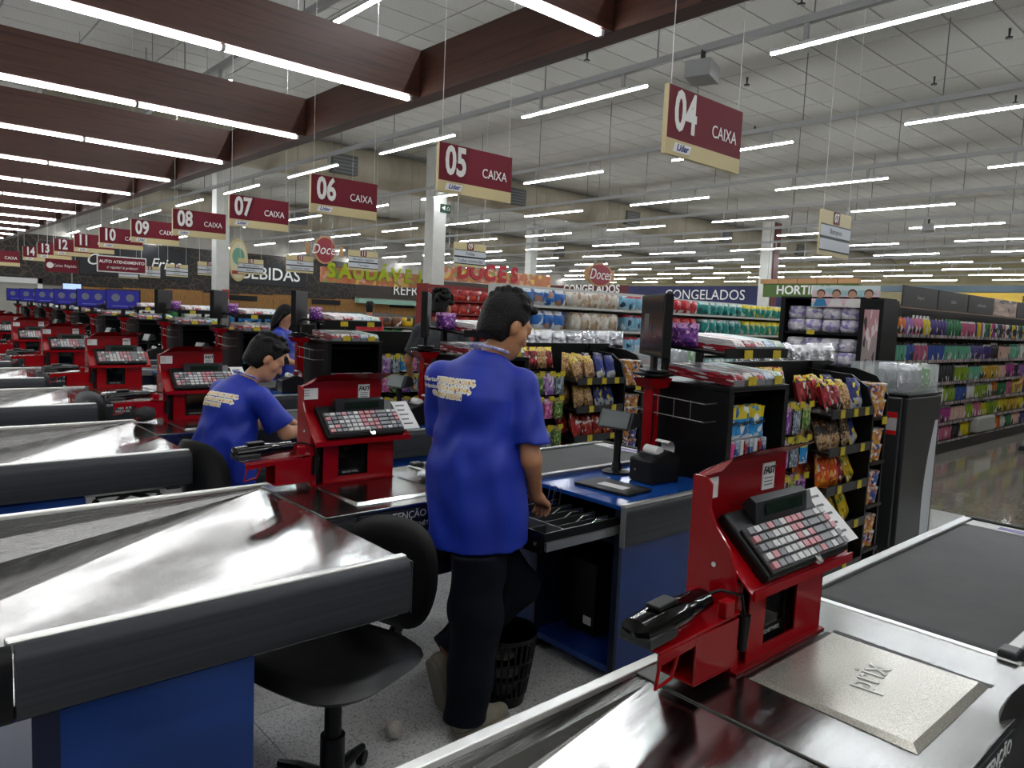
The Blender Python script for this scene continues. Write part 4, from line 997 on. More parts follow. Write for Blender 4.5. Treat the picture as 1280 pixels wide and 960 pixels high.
# ================================================================== FAR GONDOLAS AND SIGNS
SHELFW = M('white_shelf_metal', '#c4c4be', .45)
def bottle_prof(kind):
    return {0: [(.03, 0), (.036, .01), (.036, .155), (.016, .185), (.016, .225), (.014, .225)], 1: [(.034, 0), (.038, .01), (.042, .16), (.024, .19), (.014, .2), (.014, .235)], 2: [(.038, 0), (.04, .02), (.038, .18), (.024, .185), (.024, .205)], 3: [(.036, 0), (.036, .2), (.03, .21), (.018, .21), (.018, .235)]}[kind]
bot = {}
def bottle(kind, col):
    if (kind, col) not in bot:
        p = bottle_prof(kind); b = MB().lathe(p[:-2]+[p[-2]], n=8); b.lathe([p[-2], (p[-1][0], p[-1][1]), (p[-1][0]*.9, p[-1][1]+.004)], n=8, m=1)
        m = pack('bottle_'+col.strip('#'), col, None, None, ['#e4e0dc', '#3a3438', col], 2.5, amt=.3)
        bot[(kind, col)] = b.mesh('shampoo_bottle', [m, WHITE if (kind+len(bot)) % 3 else M('bottle_cap_dark', '#26242a', .4)], 40)
    return bot[(kind, col)]
CN = {'#d8c51a': 'yellow', '#a83a8a': 'magenta', '#e4e2de': 'white', '#2f7d4e': 'green', '#6fb89a': 'mint', '#4a3a80': 'purple', '#c9a01c': 'amber', '#c76a8a': 'pink', '#25222a': 'black', '#d87820': 'orange', '#3a58a8': 'blue', '#8fae2a': 'lime', '#9a6ab0': 'lilac', '#e0b8a8': 'peach'}
COLS = list(CN)
def gondola(name, label, x0, x1, y, zs, top, depth, mat, cat='shelf', lip=None, header=None):
    g = empty(name, ((x0+x1)/2, y+depth/2, 0), 0, label, cat)
    part(g, 'base', MB().box(x0, x1, y, y+depth, 0, .14), mat)
    part(g, 'back_panel', MB().box(x0, x1, y+depth-.03, y+depth, .14, top), mat)
    part(g, 'end_panel', MB().box(x0-.03, x0, y, y+depth, 0, top), mat)
    part(g, 'end_panel', MB().box(x1, x1+.03, y, y+depth, 0, top), mat)
    for z in zs:
        part(g, 'shelf', MB().box(x0, x1, y+.02, y+depth-.03, z-.025, z), mat)
        part(g, 'price_rail', MB().box(x0, x1, y+.008, y+.02, z-.035, z+.005), lip or mat)
    return g
# shampoo gondola on the right
SZ = (.16, .42, .70, .98, 1.28, 1.60)
sg = gondola('shampoo_gondola', 'long black gondola of shampoo bottles at the far right', 9.1, 17.5, 3.46, SZ, 1.95, .5, BLACK_S, lip=noisy('price_strip', '#2a2628', '#b9a8a8', 22, .5, 1, stretch=(1, 1, .1)))
DKP = M('dark_brown_header', '#2e2826', .5)
for i in range(7):
    h = part(sg, 'header_panel', MB().box(9.2+1.15*i, 10.3+1.15*i, 3.47, 3.49, 1.93, 2.18), DKP if i != 3 else pack('portrait_header', '#b99a8a', '#8a6a5a', '#d0b0a0', ['#3a2a24', '#e0c0b0', '#a07860'], 5, amt=.5), bevel=.003)
    if i != 3: text(('limpeza', 'cabelos', 'condicionador', '', 'tratamento', 'coloração', 'perfumes')[i], (9.75+1.15*i, 3.469, 2.05), FY, h, size=.07, mat=GREY_L)
SN = ('the floor shelf', 'the second lowest shelf', 'the third lowest shelf', 'the fourth lowest shelf', 'the second highest shelf', 'the highest shelf')
rs = random.Random(5); nb = 0
for i, z in enumerate(SZ):
    x = 9.18; run = 0
    while x < 15.6 and nb < 300:
        if run <= 0: col = rs.choice(COLS); kd = rs.randrange(4); run = rs.randint(2, 5)
        run -= 1
        product('shampoo_bottle', bottle(kd, col), (x+.05, 3.56, z+.001), CN[col]+' bottle', 'bottle', SN[i]+' of the shampoo gondola', 'shampoo bottles', (0, 0, 0)); nb += 1
        x += .118
for i, z in enumerate(SZ):      # second bottles behind fill the depth
    mb = MB()
    for q in range(70): mb.lathe([(.035, z), (.035, z+.2), (.018, z+.22)], (9.2+.118*q, 3.68+.01*(q % 3), 0), 8, q % 5)
    o = part(sg, 'rear_bottles', mb, [bottle(0, c).materials[0] for c in ('#d8c51a', '#a83a8a', '#e4e2de', '#2f7d4e', '#4a3a80')]); o['kind'] = 'stuff'
# large end panels of bottles beyond are joined above
st = tag(MB().box(12.2, 13.0, 3.40, 3.52, .2, .42).build('storage_box', M('translucent_box', '#a8aaa4', .3), bevel=.02), 'translucent plastic box on the lowest shelf of the shampoo gondola', 'box')
# end cap with violet diaper packs
ec = empty('diaper_end_cap', (8.85, 4.15, 0), 0, 'black end cap stacked with white and violet diaper packs', 'shelf')
part(ec, 'back_panel', MB().box(9.02, 9.06, 3.52, 4.62, 0, 1.98), BLACK_S)
for y in (3.48, 4.62): part(ec, 'side_panel', MB().box(8.55, 9.06, y-.03, y+.03, 0, 1.98), BLACK_S)
part(ec, 'top_panel', MB().box(8.55, 9.06, 3.48, 4.65, 1.98, 2.0), BLACK_S)
EZ = (.15, .55, .92, 1.20, 1.58)
for z in EZ: part(ec, 'shelf', MB().box(8.57, 9.02, 3.52, 4.58, z-.025, z), BLACK_S)
part(ec, 'price_tag', MB().box(8.56, 8.565, 4.2, 4.3, 1.55, 1.60), YELLOW)
hp = part(ec, 'picture_header', MB().box(8.55, 8.575, 3.48, 4.26, 1.88, 2.13), pack('pastel_picture', '#d8c0c8', '#c8d8d8', '#d0b0b8', ['#e8dcd8', '#a0c4c8'], 2.2, amt=.4))
for i in range(4):
    y = 4.15-.185*i
    part(ec, 'baby_print', MB().cyl((8.5488, y, 2.04), (8.548, y, 2.04), .052, .052, 14), M('hair_print', '#4a3228', .6), hp)
    part(ec, 'baby_print', MB().cyl((8.5478, y, 2.025), (8.547, y, 2.025), .044, .044, 14), M('face_print', '#b98a70', .6), hp)
    part(ec, 'baby_print', MB().prism([(y-.085, 1.89), (y+.085, 1.89), (y+.05, 1.975), (y-.05, 1.975)], 8.5482, 8.549, 'x'), M('blue_shirt_print' if i == 0 else 'pale_shirt_print', '#2a78a8' if i == 0 else '#d8d4d0', .6), hp)
sd = part(ec, 'promo_column', MB().box(8.50, 8.56, 3.40, 3.66, 0, 1.98), BLACK_S)
part(ec, 'promo_print', MB().box(8.492, 8.50, 3.44, 3.60, 1.05, 1.86), pack('pink_promo', '#9a8a8a', '#b88a90', '#c8c0bc', ['#3a3438', '#d8c8c8'], 6, zt=.6, amt=.25), sd)
D_VIO = pack('white_violet_diaper_pack', '#c4bccc', '#dcdade', '#d0ccd4', ['#8a7cae', '#e6e4e8', '#a094c0'], 3.2, amt=.45)
D_BLU = pack('blue_diaper_pack', '#2468b4', '#cfd8e0', '#d8dce0', ['#e4e8ec', '#1a4c94', '#a87c64'], 2.6, amt=.35)
D_WHT = pack('white_diaper_pack', '#cfc6b8', '#dcd6cc', '#c8b8a4', ['#e4e0d8', '#a88468', '#b8a488'], 3, amt=.4)
D_RED = pack('red_diaper_pack', '#b01c26', '#c83038', '#d8d0d0', ['#e8dcd8', '#8c1018', '#d85058'], 3, amt=.35)
D_SKY = pack('sky_diaper_pack', '#7fb4d0', '#b02c38', '#a8ccdc', ['#d8e8f0', '#5a94b8', '#2a3a50'], 3, zt=.85, amt=.3)
D_TEA = pack('teal_diaper_pack', '#1a8a86', '#d0dcd8', '#17706e', ['#c8e0dc', '#2aa8a0', '#0e5c5a'], 3, amt=.35)
D_TEY = pack('teal_yellow_diaper_pack', '#1f8f7c', '#dcc820', '#2a9a88', ['#d8e4d8', '#c8b81c', '#17706a'], 3, zt=.7, amt=.3)
D_PRP = pack('purple_diaper_pack', '#7a3a98', '#b888c8', '#6a2c88', ['#d8b8e0', '#54207a'], 3, amt=.4)
def soft_pack(w, h, d, mat):
    key = ('soft', w, h, d, mat.name)
    if key not in BAGM:
        bm = bmesh.new(); bmesh.ops.create_cube(bm, size=1)
        bmesh.ops.subdivide_edges(bm, edges=bm.edges[:], cuts=2, use_grid_fill=True)
        for v in bm.verts:
            n = [abs(c)*2 for c in v.co]; 
            v.co.x *= 1-.06*(n[1]**3+n[2]**3); v.co.y *= 1-.10*(n[0]**3+n[2]**3); v.co.z *= 1-.05*(n[0]**3+n[1]**3)
            v.co = Vector((v.co.x*w, v.co.y*d, (v.co.z+.5)*h))
        me = bpy.data.meshes.new('diaper_pack'); bm.to_mesh(me); bm.free(); me.materials.append(mat)
        me.polygons.foreach_set('use_smooth', [True]*len(me.polygons)); BAGM[key] = me
    return BAGM[key]
vp = soft_pack(.205, .155, .3, D_VIO)
for i, z in enumerate(EZ):
    for s in range(2 if i != 2 else 1):
        for q in range(5):
            product('diaper_pack', vp, (8.74, 4.47-.218*q, z+.001+.158*s), 'white and violet pack', 'pack', '%s row of the black end cap' % (ORD[4-i])+(' upper layer' if s else ''), 'violet diaper packs', (0, 0, PI/2))
# long white diaper gondola
DZ = (.16, .62, 1.02, 1.42, 1.80)
dg = gondola('diaper_gondola', 'long white gondola of colourful diaper packs behind the tills', 7.5, 16.5, 8.5, DZ, 2.1, .55, SHELFW, lip=SHELFW)
part(dg, 'header_panel', MB().box(7.5, 11.4, 8.95, 9.02, 2.05, 2.12), SHELFW)
for x, z in ((8.0, 1.42), (8.9, 1.02), (10.0, 1.42), (10.8, 1.8), (12.4, 1.42)): part(dg, 'price_tag', MB().box(x, x+.1, 8.5, 8.506, z-.045, z+.01), YELLOW)
secs = [(7.55, 8.9, [(D_BLU, 'blue diaper pack')]), (8.9, 10.3, [(D_WHT, 'cream diaper pack')]), (10.3, 11.0, [(D_SKY, 'sky blue diaper pack')]), (11.0, 12.0, [(D_RED, 'red diaper pack')]), (12.0, 12.7, [(D_PRP, 'purple diaper pack'), (D_RED, 'red diaper pack')]), (12.7, 14.2, [(D_TEA, 'teal diaper pack')]), (14.2, 16.4, [(D_TEY, 'teal and yellow diaper pack')])]
for i, z in enumerate(DZ):
    for (a, b_, mats_) in secs:
        n = int((b_-a)/.235)
        for q in range(n):
            m, tx = mats_[min(len(mats_)-1, i//3)]
            if tx.startswith('blue') and i == 3 and q < 2: continue
            h = .26 if i == 4 else .3
            product('diaper_pack', soft_pack(.225, h, .3, m), (a+.12+.235*q, 8.68, z+.001), tx, 'pack', 'the %s shelf of the white gondola' % ('lowest', 'second lowest', 'middle', 'second highest', 'highest')[i], 'diaper packs on the white gondola')
# biscuit shelf in red
BZ = (.2, .55, .9, 1.25, 1.6, 1.95)
bg = gondola('biscuit_gondola', 'shelf of red and orange biscuit cartons under the sweets board', 10.9, 15.6, 15.6, BZ, 2.35, .5, M('deep_red_shelf', '#7c1c1c', .5))
B_RED = pack('red_biscuit_carton', '#a0181c', '#8c1216', '#c83a30', ['#e4d8d0', '#7a0e14', '#c8402c'], 3, amt=.35)
B_ORG = pack('orange_biscuit_carton', '#c8441c', '#b03014', '#d8702c', ['#e8c8a0', '#8c2410'], 3, amt=.35)
for i, z in enumerate(BZ):
    for q in range(13):
        m = B_RED if q < 8 else B_ORG
        product('biscuit_carton', soft_pack(.33, .29, .3, m), (11.1+.345*q, 15.8, z+.001), ('red' if q < 8 else 'orange')+' biscuit carton', 'carton', 'the %s shelf of the biscuit gondola' % ('lowest', 'second', 'third', 'fourth', 'fifth', 'topmost')[i], 'biscuit cartons')
# sweets and healthy boards
ORB = noisy('orange_board', '#b9704a', '#c98860', 4, .6)
ORB2 = pack('orange_patterned_board', '#c07a50', None, None, ['#e0c060', '#d8a090', '#8aa050', '#c86a3c'], 9, amt=.5, kind='Object')
def board(x0, x1, y, z0, z1, txt, tm, label, xt, size):
    b = empty('category_board', ((x0+x1)/2, y, z0), 0, label, 'sign')
    xm = (x0+x1)/2
    MB().box(x0-xm, x1-xm, 0, .12, 0, z1-z0).build('board', ORB2, b)
    for i, ch_ in enumerate(txt):
        text(ch_, (xt-xm+size*.8*(i-len(txt)/2+.5), -.03, (z1-z0)/2+.1), FY, b, name='letter', size=size, mat=tm, bold=.05)
    for q in (x0-xm+.3, x1-xm-.3): MB().cyl((q, .06, z1-z0), (q, .06, CEIL-z0), .006, .006, 5).build('wire', WIRE, b)
    return b
board(9.05, 12.1, 17.8, 2.28, 2.68, 'SAUDÁVEIS', M('lime_letters', '#a8b81c', .5), 'orange board with lime letters for healthy food', 10.9, .5)
board(12.5, 16.9, 17.3, 2.55, 2.95, 'DOCES', M('crimson_letters', '#b0182c', .5), 'orange board with crimson letters above the biscuit cartons', 14.3, .62)
# hanging oval signs
SIGN_R = M('sweets_sign_red', '#8c2030', .45); SIGN_G = M('gold_sign_trim', '#b48a5c', .5)
def oval(x, y, z, rx, rz, label, fn):
    s = empty('oval_sign', (x, y, z), 0, label, 'sign')
    E = lambda k: [(rx*k*math.cos(2*PI*i/32), rz*k*math.sin(2*PI*i/32)) for i in range(32)]
    fn(s, E)
    for q in (-.4, .4): MB().cyl((rx*q, 0, rz*.9), (rx*q, 0, CEIL-z-.01), .006, .006, 5).build('wire', WIRE, s)
    return s
def sweets(s, E):
    MB().prism(E(1), -.03, .03, 'y').build('trim', SIGN_G, s); MB().prism(E(.88), -.036, -.03, 'y').build('face', SIGN_R, s)
    text('Doces', (0, -.04, 0), FY, s, size=.42, mat=TXT_W, shear=.3, sx=.85)
    for q in (-1, 1): MB().box(q*.56-.06, q*.56+.06, -.02, .02, -.16, .16).build('bracket', SIGN_G, s)
def tree(s, E):
    MB().prism(E(1), -.03, .03, 'y').build('trim', M('pale_gold_trim', '#b9a878', .5), s); MB().prism(E(.85), -.036, -.03, 'y').build('face', M('cream_face', '#c8c0a0', .5), s)
    MB().prism([(.22*math.cos(a), .12+.3*math.sin(a)) for a in (2*PI*i/20 for i in range(20))], -.042, -.036, 'y').build('tree_crown', M('sage_tree', '#5f8f78', .5), s)
    MB().box(-.03, .03, -.042, -.036, -.35, -.1).build('tree_trunk', M('brown_print', '#5c4630', .5), s)
    MB().box(-.22, .22, -.043, -.036, -.5, -.38).build('ribbon', SIGN_R, s)
oval(15.7, 14.1, 2.87, .52, .33, 'oval red sign reading sweets hanging over the white gondola', sweets)
oval(10.6, 20.7, 3.35, .36, .42, 'round red sign reading sweets hanging far to the left', sweets)
oval(10.0, 26.0, 3.15, .34, .75, 'tall oval sign with a green tree', tree)
# hanging aisle signs
def aisle(num, x, y, z, l1, l2, label, w=.86, h=.50):
    s = empty('aisle_sign', (x, y, z), 0, label, 'sign', 'hanging aisle signs')
    MB().box(-w/2, w/2, -.012, .012, 0, h).build('board', BEIGE, s)
    MB().box(-.09, .09, -.015, -.0125, h*.72, h).build('number_square', MAROON, s); text(num, (0, -.016, h*.86), FY, s, name='aisle_number', size=.16, mat=TXT_W, bold=.02, sx=.8)
    for q, t in enumerate((l1, l2)):
        z0 = h*(.42-.3*q)
        MB().box(-w/2, w/2, -.016, -.0125, z0-.012, z0+h*.28).build('frame_strip', BLACK, s); p = MB().box(-w/2, w/2, -.018, -.0161, z0+.008, z0+h*.25).build('strip', M('pale_strip', '#c2c6cc', .5), s)
        if t: text(t, (0, -.0185, z0+h*.13), FY, p, size=.1, mat=TXT_K, sx=.85)
    for q in (-w*.42, w*.42): MB().cyl((q, 0, h), (q, 0, CEIL-z-.01), .004, .004, 5).build('wire', WHITE, s)
    return s
for num, y, l1, l2, lab in (('09', 12.6, 'Fraldas', 'Toalhas umedecidas', 'nine for diapers'), ('11', 17.1, 'Biscoitos salgados', 'Torradas', 'eleven for crackers'), ('13', 20.8, 'Bolos', 'Temperos e sopas', 'thirteen'), ('15', 24.5, 'Biscoitos doces', 'Bolachas', 'fifteen'), ('17', 28.4, 'Matinais', 'Cereais', 'seventeen'), ('19', 32.2, 'Massas', 'Molhos', 'nineteen'), ('21', 36.0, 'Arroz', 'Feijão', 'twenty-one'), ('20', 39.6, 'Óleos', '', 'twenty')):
    aisle(num, 9.85, y, 2.62, l1, l2, 'beige hanging aisle sign numbered '+lab)
aisle('07', 9.72, 4.6, 2.58, 'Shampoos', '', 'beige hanging aisle sign numbered seven for shampoo', .86, .58)
s = empty('hall_sign', (4.35, 18, 2.2), 0, 'maroon sign advertising self service tills in white letters', 'sign')
MB().box(-.48, .48, -.02, .02, 0, .32).build('panel', MAROON, s, bevel=.02); MB().box(-.5, .5, -.012, .012, -.02, .34).build('trim', WHITE, s, bevel=.02)
text('AUTO ATENDIMENTO', (0, -.021, .21), FY, s, size=.09, mat=TXT_W, bold=.02); text('é rápido! é prático!', (0, -.021, .09), FY, s, size=.08, mat=TXT_W, shear=.3)
for q in (-.4, .4): MB().cyl((q, 0, .33), (q, 0, CEIL-2.21), .004, .004, 5).build('wire', WHITE, s)
s = empty('hall_sign', (3.55, 20, 2.17), 0, 'small maroon sign for the express till', 'sign')
MB().box(-.33, .33, -.02, .02, 0, .3).build('panel', MAROON, s); MB().cyl((-.24, -.021, .15), (-.24, -.024, .15), .07, .07, 16).build('badge', TXT_W, s); text('Caixa Rápido', (.06, -.021, .15), FY, s, size=.09, mat=TXT_W)
for q in (-.28, .28): MB().cyl((q, 0, .3), (q, 0, CEIL-2.18), .004, .004, 5).build('wire', WHITE, s)
# far fascia on the right : fruit, frozen food and bakery
b = empty('category_board', (26, 14.6, 0), 0, 'green board with white letters for fruit and vegetables', 'sign')
MB().box(0, .15, -3.3, .32, 2.75, 3.25).build('board', M('leaf_green_board', '#4c6a2c', .6), b)
for i in range(5): MB().box(-.05, .2, -3.3+.75*i, -2.58+.75*i, 3.25, 3.42).build('wood_top', M('pale_wood_trim', '#b98a5c', .6), b)
text('HORTIFRUTI', (-.01, -1.5, 3.0), FX, b, size=.45, mat=TXT_W, bold=.03)
for y in (-1.2, .2): MB().cyl((.07, y, 3.42), (.07, y, CEIL), .01, .01, 6).build('wire', WIRE, b)
b = empty('category_board', (34, 26, 0), 0, 'dark blue fascia over the frozen food cabinets', 'sign')
MB().box(0, .3, -8.6, 2.2, 2.6, 3.65).build('board', noisy('night_blue_board', '#1a1f4a', '#2a2a60', .8, .6), b); text('CONGELADOS', (-.02, -3.0, 3.15), FX, b, size=.75, mat=TXT_W); MB().box(.0, .3, 2.2, 14, 2.6, 3.7).build('red_board', M('dull_red_board', '#5c1a20', .6), b)
text('CONGELADOS', (-.03, 5.2, 3.45), FX, b, size=.7, mat=TXT_W, bold=.03)
MB().box(.0, 1.0, -8.6, 14, 0, 2.6).build('cabinet', M('dim_cabinet', '#3a3c44', .5), b)
b = empty('category_board', (40, 10, 0), 0, 'yellow bakery fascia at the far right', 'sign')
MB().box(0, .3, -9, 4.1, 3.05, 3.65).build('board', pack('yellow_patterned_board', '#cfa820', None, None, ['#b8a020', '#8a9030', '#d8b428'], 1.2, amt=.35, kind='Object'), b)
text('PADARIA', (-.02, -1.2, 3.32), FX, b, size=.55, mat=TXT_K); MB().box(-.02, .3, -12, 12, 3.7, 4.0).build('blue_band', M('slate_blue_band', '#4a5c66', .6), b)
MB().box(.0, 1.2, -12, 14, 0, 3.05).build('counter_wall', M('dim_bakery_wall', '#5c4a3c', .6), b)
# far low gondolas with drinks, behind the tills on the left
FG = M('far_shelf', '#6a6660', .6)
fp = {n: pack('far_'+n, c, None, None, ['#e4e0dc', c, '#2a2a2e'], 2.5, amt=.35) for n, c in (('yellow', '#d8b020'), ('red', '#b01c28'), ('blue', '#2f7ec0'), ('white', '#d8d6d0'), ('green', '#2c7a44'), ('purple', '#6a2c8c'), ('brown', '#6a4428'))}
fm = {n: soft_pack(.42, .34, .4, m) for n, m in fp.items()}
for gi, (gx0, gx1, gy, lab) in enumerate(((8.2, 15.2, 22.0, 'low far gondola of drinks under the round sweets sign'), (6.6, 11.5, 26.5, 'low far gondola beside the white column'), (5.2, 9.5, 32.0, 'low far gondola near the left wall'), (11.8, 21.0, 33.0, 'far chilled shelf under the teal canopy'))):
    zz = (.2, .62, 1.04)
    g = gondola('far_gondola', lab, gx0, gx1, gy, zz, 1.45, .6, FG)
    for i, z in enumerate(zz[1:]):
        n = int((gx1-gx0)/.44)
        for q in range(n):
            cn = ('yellow', 'red', 'red', 'blue', 'blue', 'white', 'green', 'white', 'purple', 'brown')[(q//2+i*3+gi*2) % 10]
            product('drinks_pack', fm[cn], (gx0+.23+.44*q, gy+.25, z+.001), cn+' carton', 'carton', 'the %s shelf of the %s' % (('lower', 'upper', 'top')[i], lab.replace('low far', 'far')), 'cartons on the far gondolas')
# bright hanging screen and pale doorway far left
t = empty('wall_screen', (5.63, 30, 1.76), 0, 'bright pale blue screen hanging at the far left', 'screen')
MB().box(-.3, .3, -.03, .03, 0, .32).build('case', BLACK, t); MB().box(-.28, .28, -.034, -.03, .02, .30).build('display', M('bright_screen', '#9cb4e0', .3, emit='#a8c0f0', power=.9), t); MB().cyl((0, 0, .32), (0, 0, CEIL-1.77), .02, .02, 8).build('pole', GREY, t)
d = struct(MB().box(3.2, 6.4, YW-.2, YW-.02, 0, 2.15).build('door_1', W_GREY))
MB().box(3.0, 3.2, YW-.25, YW-.02, 0, 2.4).box(6.4, 6.6, YW-.25, YW-.02, 0, 2.4).box(3.0, 6.6, YW-.25, YW-.02, 2.15, 2.4).build('door_frame', WHITE, d)
# long bright red kiosk at the far left edge
kq = empty('card_kiosk', (.95, 13.87, 0), 0, 'pink and red promotional kiosk at the far left edge', 'kiosk')
MB().box(-.3, .3, -.2, .2, 0, .95).build('body', RED, kq, bevel=.02); MB().box(-.3, .3, -.22, -.2, .95, 1.1).build('panel', M('grey_blue_panel', '#4a5c80', .5), kq); MB().prism([(-.3, 1.1), (.3, 1.1), (.3, 1.22), (-.3, 1.3)], -.2, .2, 'y').build('top', M('hot_pink_board', '#c8304c', .5), kq)
# ================================================================== PEOPLE (implicit surfaces turned into smooth meshes)
class SDF:
    def __init__(s, lo, hi, h):
        s.lo = np.array(lo, float); s.h = h
        s.n = np.ceil((np.array(hi)-s.lo)/h).astype(int)+1
        s.D = np.full(s.n, .5, np.float32)
        s.ax = [s.lo[i]+h*np.arange(s.n[i]) for i in range(3)]
    def sub(s, lo, hi):
        a = np.clip(np.floor((np.array(lo)-s.lo)/s.h).astype(int), 0, s.n-1); b = np.clip(np.ceil((np.array(hi)-s.lo)/s.h).astype(int)+1, 1, s.n)
        sl = tuple(slice(a[i], max(b[i], a[i]+1)) for i in range(3))
        X = np.meshgrid(*[s.ax[i][sl[i]] for i in range(3)], indexing='ij')
        return sl, X
    def union(s, sl, d, k):
        A = s.D[sl]
        if k > 0:
            h = np.clip(.5+.5*(A-d)/k, 0, 1); s.D[sl] = A*(1-h)+d*h-k*h*(1-h)
        else: s.D[sl] = np.minimum(A, d)
        return s
    def cap(s, a, b, ra, rb=None, k=.02, ax=None, flat=1.):
        """round cone from a to b; with ax (a unit vector) space is squeezed by flat across that vector"""
        rb = ra if rb is None else rb
        a = np.array(a, float); b = np.array(b, float); m = max(ra, rb)+k+.06
        sl, X = s.sub(np.minimum(a, b)-m, np.maximum(a, b)+m)
        P = [X[i]-a[i] for i in range(3)]; ba = b-a
        if ax is not None:
            ax = np.array(ax, float); ax /= np.linalg.norm(ax)
            q = sum(P[i]*ax[i] for i in range(3)); P = [P[i]+ax[i]*q*(flat-1) for i in range(3)]
            qb = ba@ax; ba = ba+ax*qb*(flat-1)
        t = np.clip(sum(P[i]*ba[i] for i in range(3))/max(ba@ba, 1e-9), 0, 1)
        d = np.sqrt(sum((P[i]-t*ba[i])**2 for i in range(3)))-(ra+(rb-ra)*t)
        return s.union(sl, d/ (flat if flat > 1 else 1), k)
    def ell(s, c, r, R=None, k=.02, sub=False):
        c = np.array(c, float); m = max(r)+k+.05
        sl, X = s.sub(c-m, c+m); P = [X[i]-c[i] for i in range(3)]
        if R is not None: P = [sum(R[j][i]*P[i] for i in range(3)) for j in range(3)]
        k0 = np.sqrt(sum((P[i]/r[i])**2 for i in range(3)))+1e-9; k1 = np.sqrt(sum((P[i]/r[i]**2)**2 for i in range(3)))+1e-9
        d = k0*(k0-1)/k1
        if sub:
            A = s.D[sl]; s.D[sl] = np.maximum(A, -d); return s
        return s.union(sl, d, k)
    def cut(s, p, n):
        """keep the side n points away from"""
        n = np.array(n, float); n /= np.linalg.norm(n); X = np.meshgrid(*s.ax, indexing='ij')
        s.D = np.maximum(s.D, sum((X[i]-p[i])*n[i] for i in range(3)).astype(np.float32)); return s
    def cutbox(s, lo, hi, p, n):
        sl, X = s.sub(lo, hi); n = np.array(n, float); n /= np.linalg.norm(n)
        s.D[sl] = np.maximum(s.D[sl], sum((X[i]-p[i])*n[i] for i in range(3))); return s
    def join(s, o, k=.03):
        h = np.clip(.5+.5*(s.D-o.D)/k, 0, 1); s.D = s.D*(1-h)+o.D*h-k*h*(1-h); return s
    def wrinkle(s, fn):
        X = np.meshgrid(*s.ax, indexing='ij'); s.D = s.D+fn(*X).astype(np.float32); return s
    def mesh(s, name, mat):
        D = s.D; h = s.h; S = D < 0
        n = np.array(D.shape)-1
        C = np.zeros(n, np.int8)
        cs = [(i, j, k) for i in (0, 1) for j in (0, 1) for k in (0, 1)]
        V = lambda A, c: A[c[0]:c[0]+n[0], c[1]:c[1]+n[1], c[2]:c[2]+n[2]]
        for c in cs: C += V(S, c)
        I, J, K = np.nonzero((C > 0) & (C < 8))
        idx = np.full(n, -1, np.int64); idx[I, J, K] = np.arange(len(I))
        pos = np.zeros((len(I), 3)); cnt = np.zeros(len(I))
        for a in cs:
            for d in range(3):
                if a[d]: continue
                b = list(a); b[d] = 1
                da = D[I+a[0], J+a[1], K+a[2]]; db = D[I+b[0], J+b[1], K+b[2]]
                x = (da < 0) != (db < 0); t = np.where(x, da/np.where(x, da-db, 1), 0)
                q = np.stack([np.full(len(I), a[0], float), np.full(len(I), a[1], float), np.full(len(I), a[2], float)], 1); q[:, d] += t
                pos += q*x[:, None]; cnt += x
        pos = (pos/cnt[:, None]+np.stack([I, J, K], 1))*h+s.lo
        F = []
        for d in range(3):
            A = np.take(S, range(0, S.shape[d]-1), d); B = np.take(S, range(1, S.shape[d]), d)
            e = np.stack(np.nonzero(A != B), 1); u, v = [(1, 2), (2, 0), (0, 1)][d]
            ok = (e[:, u] > 0) & (e[:, v] > 0) & (e[:, u] < n[u]) & (e[:, v] < n[v]); e = e[ok]
            def cell(du, dv):
                q = e.copy(); q[:, u] += du; q[:, v] += dv; return idx[q[:, 0], q[:, 1], q[:, 2]]
            f = np.stack([cell(-1, -1), cell(0, -1), cell(0, 0), cell(-1, 0)], 1)
            flip = B[e[:, 0], e[:, 1], e[:, 2]]
            f[flip] = f[flip][:, ::-1]; F.append(f)
        F = np.concatenate(F)
        me = bpy.data.meshes.new(name)
        me.vertices.add(len(pos)); me.vertices.foreach_set('co', pos.astype(np.float32).ravel())
        me.loops.add(F.size); me.loops.foreach_set('vertex_index', F.astype(np.int32).ravel())
        me.polygons.add(len(F)); me.polygons.foreach_set('loop_start', np.arange(0, F.size, 4, dtype=np.int32)); me.polygons.foreach_set('loop_total', np.full(len(F), 4, np.int32))
        me.update(calc_edges=True); me.validate()
        me.polygons.foreach_set('use_smooth', [True]*len(me.polygons)); me.materials.append(mat)
        return me
def vadd(a, b, t=1.): return tuple(a[i]+b[i]*t for i in range(3))
def unit(v): v = np.array(v, float); return v/np.linalg.norm(v)
def frame(fwd, up=(0, 0, 1)):
    f = unit(fwd); l = unit(np.cross(up, f)); u = np.cross(f, l); return f, l, u
def head_sdf(s, c, fwd, up, sc=1., k=.015):
    """c: centre of the skull"""
    f, l, u = frame(fwd, up); R = [f, l, u]
    P = lambda a, b, d: tuple(np.array(c)+sc*(a*f+b*l+d*u))
    s.ell(P(-.005, 0, .02), (.098*sc, .077*sc, .100*sc), R, k)
    s.ell(P(.035, 0, -.055), (.062*sc, .058*sc, .070*sc), R, .03)
    s.ell(P(.055, 0, -.095), (.034*sc, .036*sc, .028*sc), R, .03)          # chin
    s.cap(P(.092, 0, .0), P(.113, 0, -.038), .009*sc, .013*sc, .012)       # nose
    s.cap(P(.080, .02, -.066), P(.080, -.02, -.066), .011*sc, None, .012)  # lips
    for q in (-1, 1):
        s.ell(P(.085, q*.032, .004), (.02*sc, .018*sc, .012*sc), R, .012)  # lids
        s.ell(P(.075, q*.034, .022), (.022*sc, .026*sc, .010*sc), R, .015) # brow
        s.ell(P(-.004, q*.078, -.018), (.019*sc, .012*sc, .030*sc), R, .006) # ear
        s.ell(P(.05, q*.05, -.03), (.03*sc, .02*sc, .026*sc), R, .02)      # cheek
    return P
